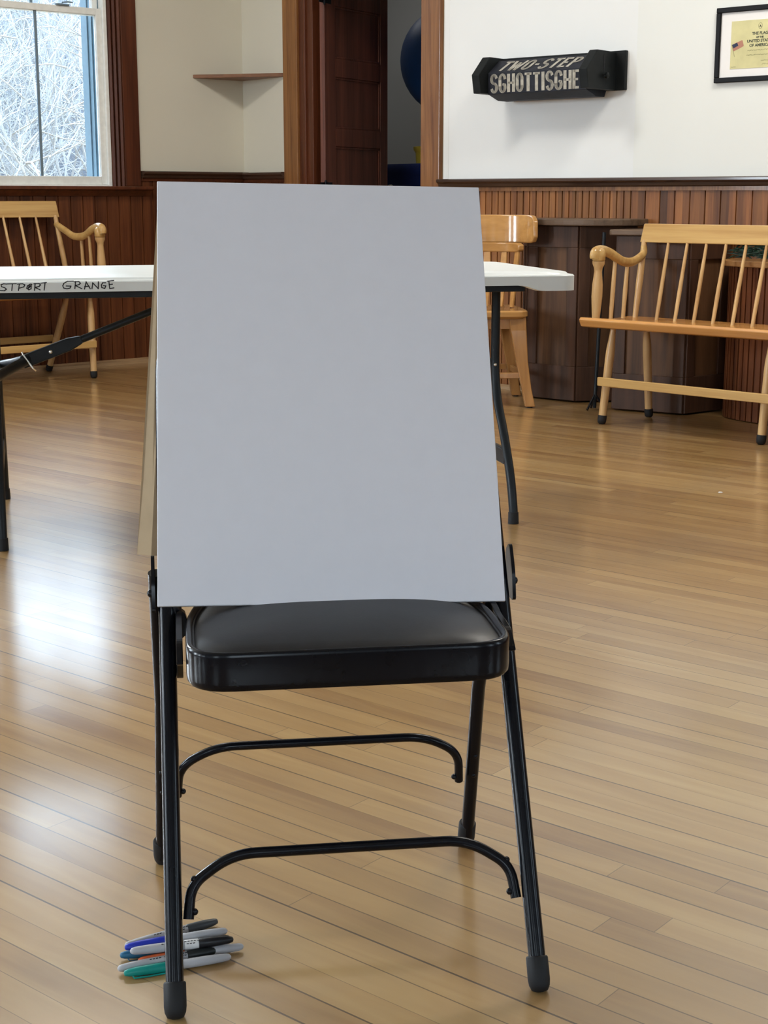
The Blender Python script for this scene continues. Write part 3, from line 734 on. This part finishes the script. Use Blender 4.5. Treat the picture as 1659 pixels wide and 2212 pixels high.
# densify the outline
dense = []
for i in range(len(out)):
    a, b_ = Vector(out[i]), Vector(out[(i+1) % len(out)]); n = max(1, int((b_-a).length/.02))
    for k2 in range(n): p = a+(b_-a)*k2/n; dense.append((p.x, p.y))
def zb(x, y):
    t_ = min(1, max(0, (abs(x)-.745)/.07)); t_ = t_*t_*(3-2*t_); return .7045-.0165*t_
def ins(k): return [(x*(1-k/HL), DP/2+(y-DP/2)*(1-k/(DP/2))) for x, y in dense]
L = [[(x, y, zb(*q)) for (x, y), q in zip(ins(.012), dense)], [(x, y, zb(x, y)) for x, y in dense], [(x, y, .730) for x, y in dense], [(x, y, .7335) for x, y in ins(.003)], [(x, y, .7345) for x, y in ins(.014)], [(x, y, .7365) for x, y in ins(.016)], [(x, y, .7405) for x, y in ins(.020)], [(x, y, .7415) for x, y in ins(.026)]]
L = [[(x, y, .712) for x, y in ins(.012)]]+L
m = MB(); m.loops(L); tt_ = put('tabletop', m, M['table_white'], tb, smooth=True, angle=35)
# handwriting on the lip (strokes in lip coordinates)
HW = {
 0: [[(-150,345),(-135,410),(-120,365),(-100,410),(-85,340)], [(-60,345),(-62,410)], [(-62,345),(-20,342)], [(-60,375),(-28,373)], [(-62,410),(-15,406)],
     [(88,346),(60,343),(32,352),(36,372),(70,385),(84,398),(62,414),(12,410)],
     [(95,345),(188,343)], [(148,345),(138,412)],
     [(218,350),(206,412)], [(200,348),(250,345),(274,356),(262,378),(214,390)],
     [(330,350),(300,368),(292,392),(312,408),(336,398),(338,372),(318,366),(304,400)], [(345,352),(318,384)],
     [(380,345),(370,414)], [(368,347),(420,345),(434,358),(420,374),(378,384),(428,410)],
     [(440,342),(496,336)], [(482,340),(470,412)],
     [(775,326),(715,326),(676,346),(664,372),(672,394),(706,403),(738,396),(748,376),(700,374)],
     [(798,330),(788,402)], [(784,333),(832,330),(848,346),(832,362),(794,370),(860,404)],
     [(888,408),(908,335),(948,406)], [(892,382),(936,380)],
     [(966,406),(976,345),(1032,406),(1036,336)],
     [(1112,346),(1080,346),(1066,368),(1070,396),(1100,404),(1112,378),(1086,376)],
     [(1146,330),(1152,406)], [(1130,330),(1196,324)], [(1148,366),(1182,362)], [(1152,406),(1196,400)]]}
m = MB(); words = [m, MB(), MB()]
for st in HW[0]:
    m = words[0] if st[0][0] < 600 else words[1]
    pts = [(-.715+(x/4.88)*.413/334, .735-((y/4.88+540)-605.5)*.0285/22.5) for x, y in st]
    ribbon(m, pts, .0026, -.0021)
    ribbon(m, [(x+.0009, z-.0006) for x, z in pts], .0010, -.0021)
put('handwriting', words[0], M['ink'], tb); put('handwriting', words[1], M['ink'], tb)
m = MB()
for y in (.018, DP-.048): m.box(-.735, .765, y, y+.03, .686, .709)
for x in (-.76, .735): m.box(x, x+.03, .02, DP-.02, .686, .709)
put('under_frame', m, M['steel_grey'], tb, bevel=.002)
for s in (-1, 1):
    X = s*.74
    for f in (0, 1):
        def Y(y): return y if f == 0 else DP-y
        pts = smooth_path([(X, Y(.215), .70), (X, Y(.215), .56), (X, Y(.213), .44), (X, Y(.185), .35), (X, Y(.115), .25), (X, Y(.05), .14), (X, Y(.018), .05), (X, Y(.012), .004)], 5)
        m = MB(); m.tube(pts, .0135, 14); lg = put('leg', m, M['steel_grey'], tb, smooth=True)
        m = MB(); m.tube([(X, Y(.0145), .034), (X, Y(.012), .0)], [.0155, .0165], 14); put('foot', m, M['rubber'], lg, smooth=True)
        m = MB(); m.sphere((X-.004, Y(.215)-.0145, .455), .005, 10, 6); put('rivet', m, M['zinc'], lg, smooth=True)
    m = MB(); m.box(X-.009, X+.009, .085, DP-.085, .165, .212); put('crossbar', m, M['steel_grey'], tb, bevel=.004)
    m = MB(); m.tube([(X, .215, .455), (X, DP-.215, .455)], .011, 12); put('crossbar', m, M['steel_grey'], tb, smooth=True)
    m = MB(); m.tube([(s*.05, .38, .695), (s*.11, .38, .684), (s*.28, .38, .622), (s*.5, .38, .538)], .011, 12)
    m.box(0, 1, -1, 1, -1, 1, Matrix.Translation((0, 0, 0)) @ Matrix.Diagonal((1e-5, 1e-5, 1e-5, 1))) if False else None
    br_ = put('brace', m, M['steel_grey'], tb, smooth=True)
    m = MB()
    a, b_ = Vector((s*.49, .38, .542)), Vector((s*.665, .38, .478)); d = (b_-a); ln = d.length; d.normalize(); up = Vector((0, 1, 0)).cross(d).normalized()
    if up.z < 0: up = -up
    ql = [(a+up*.011), (a+d*.04+up*.019), (b_+up*.019), (b_-up*.019), (a+d*.04-up*.019), (a-up*.011)]
    m.loops([[p+Vector((0, -.013, 0)) for p in ql], [p+Vector((0, .013, 0)) for p in ql]]); put('brace_sleeve', m, M['steel_grey'], tb, bevel=.004)
    for yy in (.215, DP-.215):
        m = MB(); m.tube([(s*.645, .38+(yy-.38)*.06, .487), (s*.69, .38+(yy-.38)*.35, .470), (X, yy, .452)], .012, 12, (1.3, .8)); put('brace_fork', m, M['steel_grey'], tb, smooth=True)
    m = MB(); c = a+(b_-a)*.52; m.sphere((c.x, c.y-.014, c.z), .006, 10, 6); put('rivet', m, M['zinc'], tb, smooth=True)
    m = MB(); c = a+(b_-a)*.93
    m.tube([c+up*.028+Vector((0, -.012, 0)), c+up*.024+Vector((0, -.034, 0)), c-up*.020+Vector((s*(-.012), -.034, 0)), c-up*.03+Vector((s*(-.016), -.012, 0))], .0023, 8); o = put('lock_ring', m, M['zinc'], tb, smooth=True); o['label'] = 'bright metal lock ring'

# ------------------------------------------------------------------ benches
def bench(loc, rot, mir, label, rail=(.752, .836), seat_ext=.11, ry=(.40, .43), backfoot=.314, bx=.028, post_x=-.045, seatz=.45, nleg=3, arm=.75, sp0=.09, len_=1.75, railx=-.10, pz=.69, rake=.007, inn0=.014, rear=True, bpx=None):
    bpx = post_x if bpx is None else bpx
    t = thing('wooden_bench', label, 'bench', loc, rot, 'spindle back benches along the walls')
    mx = Matrix.Diagonal((mir, 1, 1, 1))
    def P(name, mb, mat, parent=t, **kw):
        mb.v = [tuple(mx @ Vector(v)) for v in mb.v]
        return put(name, mb, mat, parent, **kw)
    x0, x1 = -seat_ext, len_-seat_ext
    prof = [(-.030, seatz-.018), (-.034, seatz-.008), (-.026, seatz+.002), (.02, seatz), (.10, seatz-.012), (.22, seatz-.016), (.34, seatz-.012), (.345, seatz-.03), (.33, seatz-.045), (.0, seatz-.042), (-.02, seatz-.036)]
    m = MB(); m.prism_x(prof, x0, x1); P('seat', m, M['maple_seat'], smooth=True, bevel=.003, angle=30)
    sp = (len_-2*seat_ext)/2 if nleg == 3 else (len_-2*seat_ext)
    sp = .77
    zt = seatz-.04
    for i in range(nleg):
        xb = i*sp; inn = inn0*(1-i)
        for k, (fx_, fy, tx, ty) in enumerate(((xb, 0, xb+inn, .045), (xb+bx, backfoot, xb+inn, min(.29, backfoot-.02)))):
            a, b_ = Vector((fx_, fy, .0)), Vector((tx, ty, zt)); ln = (b_-a).length
            m = MB(); m.lathe([(.0165, .02), (.0175, .12), (.0185, .20), (.0190, .28), (.0195, ln-.14), (.0185, ln-.09), (.013, ln-.03), (.0115, ln)], 16, (a, b_)); lg = P('leg', m, M['maple_z'], smooth=True, angle=60)
            m = MB(); m.lathe([(.010, -.001), (.018, .006), (.0195, .02), (.0195, .036), (.0170, .037)], 16, (a+Vector((0, 0, .001)), b_)); P('rubber_tip', m, M['rubber'], lg, smooth=True, angle=60)
        a, b_ = Vector((xb+.002, .015, .165)), Vector((xb+bx, backfoot-.02, .135)); m = MB(); m.tube([a, (a+b_)/2, b_], [.008, .011, .008], 10); P('side_stretcher', m, M['maple_z'], smooth=True)
    m = MB(); m.box(-.014, (nleg-1)*sp+.014, -.022, -.008, .166, .203); P('front_stretcher', m, M['maple'], bevel=.003)
    if rear: m = MB(); m.box(.0, (nleg-1)*sp+.014, backfoot-.02, backfoot-.006, .166, .203); rear and P('rear_stretcher', m, M['maple'], bevel=.003)
    # back rail: slightly leaning plank with raked ends
    q = [(railx-.0, rail[0]), (railx+rake, rail[1]), (len_-2*seat_ext-railx-rake, rail[1]), (len_-2*seat_ext-railx, rail[0])]
    h = rail[1]-rail[0]
    lo = [(x, ry[0]+(ry[1]-ry[0])*(z-rail[0])/h-.010, z) for x, z in q]; hi = [(x, y+.02, z) for x, y, z in lo]
    m = MB(); m.loops([lo, hi]); P('back_rail', m, M['maple'], bevel=.004)
    n = int((len_-2*seat_ext)/.0935)
    for i in range(n):
        xb = sp0+i*.0935
        if xb > len_-2*seat_ext-.04: break
        a, b_ = Vector((xb, .25, seatz-.02)), Vector((xb-.014*(1-2*i/n), ry[0], rail[0]+.01)); m = MB(); m.tube([a, a+(b_-a)*.35, b_], [.0078, .0092, .0065], 10); P('spindle', m, M['maple_z'], smooth=True)
    for e, S in ((0, 1), (len_-2*seat_ext, -1)):
        def X(x): return e+S*x
        a, b_ = Vector((X(bpx-.01), .30, seatz-.02)), Vector((X(bpx-.005), ry[0]+.0, rail[0]+.01))
        m = MB(); m.tube([a, a+(b_-a)*.5, b_], [.012, .0155, .012], 12); P('back_post', m, M['maple_z'], smooth=True)
        # front arm post turned
        p0, p1 = Vector((X(post_x), -.002, seatz-.008)), Vector((X(post_x+.008), -.004, pz)); ln = (p1-p0).length
        m = MB(); m.lathe([(.0155, 0), (.0185, .03), (.0235, .10), (.0225, .15), (.0165, ln-.045), (.018, ln-.03), (.026, ln-.012), (.027, ln)], 14, (p0, p1)); P('arm_post', m, M['maple_z'], smooth=True, angle=60)
        path = smooth_path([(X(post_x+.006), -.028, arm-.052), (X(post_x+.006), -.022, arm-.028), (X(post_x+.007), .018, arm-.018), (X(post_x+.008), .075, arm-.030), (X(post_x+.006), .17, arm-.066), (X(post_x*.6+bpx*.4+.004), .25, arm-.070), (X(post_x*.3+bpx*.7), .33, arm-.040), (X(bpx-.004), ry[0]-.004, arm-.006)], 6)
        nn = len(path); rs = [.024+.006*math.exp(-((i/nn-.12)/.12)**2)-.006*(i/nn) for i in range(nn)]
        m = MB(); m.tube(path, rs, 12, (.72, 1.0)); kn = P('arm', m, M['maple'], smooth=True, angle=60)
        m = MB(); m.lathe([(.024, 0), (.028, .006), (.0285, .03), (.026, .044), (.016, .054)], 14, (Vector((X(post_x+.008), -.004, pz)), Vector((X(post_x+.008), -.003, pz+1)))); P('knuckle', m, M['maple'], kn, smooth=True, angle=60)
        for y in (.105, .195):
            zz = arm-.075 if y > .15 else arm-.055
            a, b_ = Vector((X(post_x+.0), y, seatz-.012)), Vector((X(post_x+.004), y+.015, zz)); m = MB(); m.tube([a, (a+b_)/2, b_], [.0085, .010, .008], 10); P('arm_spindle', m, M['maple_z'], smooth=True)
    return t
bench((.934, 6.303, 0), R(-44.4), 1, 'spindle back wooden bench at the right, its curved left arm in view', rear=False, ry=(.345, .362), railx=-.068, rail=(.760, .840))
bench((-1.56, 7.946, 0), R(40), -1, 'spindle back wooden bench behind the white table under the window', rail=(.845, .932), ry=(.42, .45), backfoot=.46, bx=.03, post_x=-.075, seatz=.475, arm=.815, railx=-.055, pz=.745, sp0=.10, seat_ext=.135, inn0=-.02, rake=.002, bpx=-.028)

# ------------------------------------------------------------------ glossy wooden chair behind the pad
wc = thing('wooden_chair', 'glossy honey coloured wooden chair with curved crest rail between the pad and podium', 'chair', (.446, 7.0, 0), R(4))
def bow(rad, a0, a1, z0, z1, th, cy, n=24, rake=0, name='crest_rail', mat='chair_wood', top_drop=0):
    L = []
    for i in range(n+1):
        f = i/n; a = R(a0+(a1-a0)*f); c_, s_ = math.cos(a), math.sin(a)
        e = min(1, min(f, 1-f)/.10); e = math.sqrt(max(0, 1-(1-e)**2)); zc = (z0+z1)/2; hz = (z1-z0)/2*(.55+.45*e)
        def q(r, z): return (r*c_, cy+r*s_*.7+rake*(z-z0), z)
        L.append([q(rad-th/2, zc-hz), q(rad+th/2, zc-hz), q(rad+th/2, zc+hz), q(rad-th/2, zc+hz)])
    m = MB(); m.loops(L); return put(name, m, M[mat], wc, smooth=True, bevel=.006, angle=50, seg=3)
bow(.262, 3, 177, .742, .872, .022, -.02, rake=.12)
bow(.205, 15, 165, .700, .744, .03, -.02, name='lower_rail')
for a in (25, 50, 75, 105, 130, 155):
    x, y = .205*math.cos(R(a)), -.02+.205*.7*math.sin(R(a)); m = MB(); n_ = Vector((math.cos(R(a)), math.sin(R(a)), 0)); tn = Vector((-n_.y, n_.x, 0))
    p0, p1 = Vector((x*.86, y*.86, .445)), Vector((x, y, .73)); L = []
    for p, w_ in ((p0, .012), ((p0+p1)/2, .019), (p1, .014)): L.append([p+tn*w_-n_*.006, p+tn*w_+n_*.006, p-tn*w_+n_*.006, p-tn*w_-n_*.006])
    m.loops(L); put('slat', m, M['chair_wood'], wc, bevel=.003)
m = MB(); so_ = rpoly([(-.205, -.22), (.205, -.22), (.19, .19), (-.19, .19)], .06, 6)
m.loops([[(x*.93, y*.93, .408) for x, y in so_], [(x, y, .42) for x, y in so_], [(x, y, .440) for x, y in so_], [(x*.97, y*.97, .447) for x, y in so_], [(x*.7, y*.7, .438) for x, y in so_]])
put('seat', m, M['chair_wood'], wc, smooth=True, angle=40)
for sx in (-1, 1):
    for sy, (ty, fy) in ((-1, (-.17, -.205)), (1, (.14, .20))):
        m = MB(); L = []
        for f, wx, wy in ((0, .038, .022), (.15, .037, .020), (.5, .027, .019), (.8, .022, .018), (1, .023, .019)):
            z = .41*(1-f)+.006; x = sx*(.155+(.215-.155)*(f**1.5)); y = ty+(fy-ty)*f
            L.append([(x-wx, y-wy, z), (x+wx, y-wy, z), (x+wx, y+wy, z), (x-wx, y+wy, z)])
        m.loops(L); lg = put('leg', m, M['chair_wood_z'], wc, bevel=.004)
        m = MB(); m.lathe([(.012, 0), (.013, .004), (.012, .008)], 12); m.v = [(v_[0]+sx*.215, v_[1]+fy, v_[2]) for v_ in m.v]; put('glide', m, M['rubber'], lg)
    m = MB(); m.box(sx*.185-.009, sx*.185+.009, -.19, .18, .13, .158); put('stretcher', m, M['chair_wood_z'], wc, bevel=.003)
for y in (-.195, .182):
    m = MB(); m.box(-.19, .19, y-.008, y+.008, .135, .162); put('stretcher', m, M['chair_wood_z'], wc, bevel=.003)
m = MB(); m.box(-.16, .16, -.175, -.16, .36, .415); m.box(-.16, .16, .125, .14, .36, .415); m.box(-.17, -.155, -.16, .125, .36, .415); m.box(.155, .17, -.16, .125, .36, .415); put('apron', m, M['chair_wood_z'], wc, bevel=.002)

# ------------------------------------------------------------------ podiums along the right wall
def panel_body(t, poly, z1, mat, slab, name='body', stile=.05, foot=.17):
    """poly = open list of floor points, room side; panelled faces with stiles, rails, plinth"""
    m = MB(); m.prism([(p[0], p[1]) for p in poly], .006, z1); put('body', m, mat, t, bevel=.003)
    for a, b_ in zip(poly, poly[1:]):
        a, b_ = Vector((*a, 0)), Vector((*b_, 0)); d = b_-a; ln = d.length
        if ln < .1: continue
        d.normalize(); n = Vector((d.y, -d.x, 0))
        Mx = Matrix(((d.x, n.x, 0, a.x), (d.y, n.y, 0, a.y), (0, 0, 1, 0), (0, 0, 0, 1)))
        m = MB(); s = min(stile, ln*.2); h = .012
        for x0, x1, z0, zz in ((0, ln, .008, foot), (0, ln, z1-.10, z1), (0, s, foot, z1-.10), (ln-s, ln, foot, z1-.10)): m.box(x0, x1, 0, h, z0, zz, Mx)
        put('panel_frame', m, slab, t, bevel=.0025)
yb = -.036
t = thing('podium', 'dark wooden panelled podium with wide rounded top behind the table corner', 'podium', Ao+Ad*.95, Ar, 'dark panelled podiums')
panel_body(t, [(-.42, yb), (-.27, -.225), (.01, -.232), (.20, yb)], .822, M['walnut2'], M['walnut'], stile=.055)
sl = [(-.35, yb)]+[(-.035+.295*math.cos(R(a)), yb-.265*max(0, math.sin(R(a)))**.65) for a in range(180, -1, -10)]
m = MB(); m.prism([p for p in sl[1:]], .824, .856); put('podium_top', m, M['slab'], t, bevel=.006, seg=3)
t = thing('podium', 'narrower dark wooden podium behind the bench arm, with a light worn top edge', 'podium', Ao+Ad*1.40, Ar, 'dark panelled podiums')
panel_body(t, [(-.20, yb), (-.168, -.335), (.158, -.285), (.22, yb)], .785, M['walnut2'], M['walnut'], stile=.05)
m = MB(); m.prism(rpoly([(-.235, yb), (-.205, -.372), (.175, -.318), (.25, yb)], [.01, .03, .03, .01], 5), .787, .812); put('podium_top', m, M['slab'], t, bevel=.006, seg=3)
t = thing('beadboard_counter', 'curved counter faced with narrow reddish boards behind the right bench', 'counter', Ao+Ad*1.66, Ar)
arcp = []
for i in range(31):
    a = R(200-140*i/30*1.0); arcp.append((.36+.36*math.cos(a)*1.05, yb-.0-.30*max(0, math.sin(R(180*i/30)))**.6))
# convex bead facing
m = MB(); vs = []
cx_ = .55
pts = []
n = 40
def arc_pt(f, dy=0):
    a = R(180*f); return (cx_-.53*math.cos(a), yb-.30*max(0, math.sin(a))**.55+dy)
for i in range(n):
    f0, f1 = i/n, (i+1)/n; e = .11/n
    pts += [arc_pt(f0+e), arc_pt((f0+f1)/2), arc_pt(f1-e), arc_pt(f1, .010 if i < n-1 else 0)]
m.loops([[(x, y, .004) for x, y in pts], [(x, y, .66) for x, y in pts]], cap=True); put('body', m, M['bead'], t)
ps = [(cx_-.555*math.cos(R(a)), yb-.325*max(0, math.sin(R(a)))**.55) for a in range(0, 181, 6)]
m = MB(); m.prism(ps, .662, .688); put('counter_top', m, M['plank'], t, bevel=.004)
# evergreen garland heaped on the counter
m = MB(); r3 = random.Random(11)
for i in range(900):
    x = r3.uniform(.08, .98); yy = r3.uniform(-.28, -.08); h = .688+.09*math.exp(-((yy+.18)/.12)**2)*r3.uniform(.2, 1); a = r3.uniform(0, 6.28); l = r3.uniform(.03, .075); tz = r3.uniform(-.02, .02)
    p = Vector((x, yy, max(h, .694))); d = Vector((math.cos(a)*l, math.sin(a)*l*.6, tz)); w_ = Vector((0, 0, .0035)) if i % 2 else Vector((-math.sin(a)*.004, math.cos(a)*.004, .001))
    q = p+d; q.z = max(q.z, .694); m.add([p-w_, p+w_*.6, q+w_*.2, q-w_*.2, p+(q-p)*.5+Vector((0, 0, .006))], [(0, 1, 4), (1, 2, 4), (2, 3, 4), (3, 0, 4)])
o = put('evergreen_garland', m, M['needle'], loc=Ao+Ad*1.66, rotz=Ar); tag(o, 'dark green leafy garland heaped on the curved board counter', 'garland'); o['kind'] = 'stuff'
# slim dark pole
Pp = Ao+Ad*1.165; An_ = Vector((-Ad.y, Ad.x, 0)); Pp = Pp-An_*.39
t = thing('metal_pole', 'slim black metal pole standing between the two podiums behind the bench arm', 'pole', Pp, Ar)
m = MB(); m.tube([(0, 0, .01), (.012, .02, .80)], .0085, 12); put('pole', m, M['steel_grey'], t, smooth=True)
for a in (20, 140, 260):
    m = MB(); m.tube([(0, 0, .075), (.05*math.cos(R(a)), .05*math.sin(R(a)), .004)], .005, 8); put('leg', m, M['steel_black'], t, smooth=True)
# tiny paper scrap on the floor
m = MB(); m.prism([(0, 0), (.012, .002), (.010, .010), (.004, .013), (-.002, .006)], .0002, .002)
o = put('paper_scrap', m, M['mat_white'], loc=(1.105, 4.79, 0)); tag(o, 'tiny white scrap of paper on the floorboards in front of the right bench', 'paper scrap')

# ------------------------------------------------------------------ outside
hm, nt, b = _nt('snowy_hillside')
f1 = noise(nt, mapping(nt), .9, 8, .7, 1.0); f2 = noise(nt, mapping(nt, (1, 1, 1)), 6, 6, .7)
c = ramp(nt, math_(nt, 'ADD', math_(nt, 'MULTIPLY', f1, .5), math_(nt, 'MULTIPLY', f2, .5)), [(.36, (.028, .032, .042)), (.5, (.038, .043, .055)), (.62, (.062, .07, .085))])
nt.links.new(c, b.inputs['Base Color']); b.inputs['Roughness'].default_value = .9
W1n = Vector((-W1d.y, W1d.x, 0))
m = MB(); m.add([(-14, 3, -.6), (14, 3, -.6), (14, 6, -.3), (-14, 6, -.3), (14, 19, 7.0), (-14, 19, 7.0)], [(0, 1, 2, 3), (3, 2, 4, 5)])
o = put('hillside', m, hm, loc=W1o, rotz=W1r); o['kind'] = 'structure'
brm = plain('frosty_twigs', (.28, .285, .29), .8, var=.2, scale=3)
m = MB(); r4 = random.Random(5)
def twig(p, d, l, r, depth):
    pts = [p]; q = p.copy(); dd = d.copy()
    for i in range(4):
        dd = (dd+Vector((r4.uniform(-.3, .3), r4.uniform(-.15, .15), r4.uniform(-.3, .3)))).normalized(); q = q+dd*l/4; pts.append(q.copy())
    m.tube(pts, [r*(1-.18*i) for i in range(5)], 4, cap=False)
    if depth:
        for k_ in range(4):
            pp_ = pts[1+k_ % 4]; nd = (dd+Vector((r4.uniform(-1, 1), r4.uniform(-.3, .3), r4.uniform(-.7, .9)))).normalized(); twig(pp_, nd, l*.62, r*.62, depth-1)
for i in range(150):
    y = r4.uniform(4, 11); x = r4.uniform(-4.5, 2.4)+ .3*y; z = -.3+max(0, (y-6))*.52+r4.uniform(-.2, .6); a = r4.uniform(-.9, .9)
    twig(Vector((x, y, z)), Vector((math.sin(a), 0, math.cos(a))), r4.uniform(1.2, 2.4), r4.uniform(.012, .026), 3)
me = m.mesh('winter_brush', brm, fix=False)
o = put('winter_brush', me, brm, loc=W1o, rotz=W1r); tag(o, 'pale leafless winter brush on the hillside outside the window', 'brush'); o['kind'] = 'stuff'

# ------------------------------------------------------------------ light
wd = bpy.data.worlds.new('sky'); sc.world = wd; wd.use_nodes = True
bg = wd.node_tree.nodes['Background']; wn_ = wd.node_tree; bg.inputs[0].default_value = (.66, .83, 1.0, 1)
tc_ = wn_.nodes.new('ShaderNodeTexCoord'); sx_ = wn_.nodes.new('ShaderNodeSeparateXYZ'); wn_.links.new(tc_.outputs['Generated'], sx_.inputs[0])
mr_ = wn_.nodes.new('ShaderNodeMapRange'); mr_.inputs['From Min'].default_value = .05; mr_.inputs['From Max'].default_value = .45; mr_.inputs['To Min'].default_value = 4.0; mr_.inputs['To Max'].default_value = 15.0
wn_.links.new(sx_.outputs[2], mr_.inputs[0]); wn_.links.new(mr_.outputs[0], bg.inputs[1])
def window_light(p, a, power, col=(.86, .93, 1.0), tilt=8):
    ld = bpy.data.lights.new('daylight', 'AREA'); ld.shape = 'RECTANGLE'; ld.size = 2*WHW-.08; ld.size_y = WZ1-WZ0-.06; ld.energy = power; ld.color = col
    o = bpy.data.objects.new('daylight', ld); COL.objects.link(o)
    n = Vector((-math.sin(a), math.cos(a), 0)); o.location = p+n*.20+Vector((0, 0, (WZ0+WZ1)/2))
    d = -n+Vector((0, 0, -math.tan(R(tilt)))); o.rotation_euler = d.to_track_quat('-Z', 'Y').to_euler(); return o
for p, a in LW1: window_light(p, a, 200)
P_ = [8, 12, 14, 18, 20, 24, 45, 150, 330]
def ceiling_lamp(x, y, power):
    ld = bpy.data.lights.new('ceiling_lamp', 'AREA'); ld.shape = 'RECTANGLE'; ld.size = 1.2; ld.size_y = .3; ld.energy = power; ld.color = (1, .95, .87)
    o = bpy.data.objects.new('ceiling_lamp', ld); COL.objects.link(o); o.location = (x, y, CEIL-.12)
for x, y, e in ((-1.2, 6.0, 70), (1.6, 4.9, 84), (-3.6, 4.4, 25)): ceiling_lamp(x, y, e)
for (p, a), e in zip(LW, P_): window_light(p, a, e, (1.0, .95, .88) if e < 25 else (.88, .94, 1.0))

ld = bpy.data.lights.new('storeroom_fill', 'AREA'); ld.shape = 'RECTANGLE'; ld.size = .6; ld.size_y = .3; ld.energy = 5; o = bpy.data.objects.new('storeroom_fill', ld); COL.objects.link(o); o.location = w2(-.6, .9, 2.8)  # unseen fill light, added to brighten the dim storeroom wall
sc.view_settings.view_transform = 'Standard'; sc.view_settings.look = 'None'; sc.view_settings.gamma = 1; sc.view_settings.use_curve_mapping = False
sc.view_settings.exposure = -.27
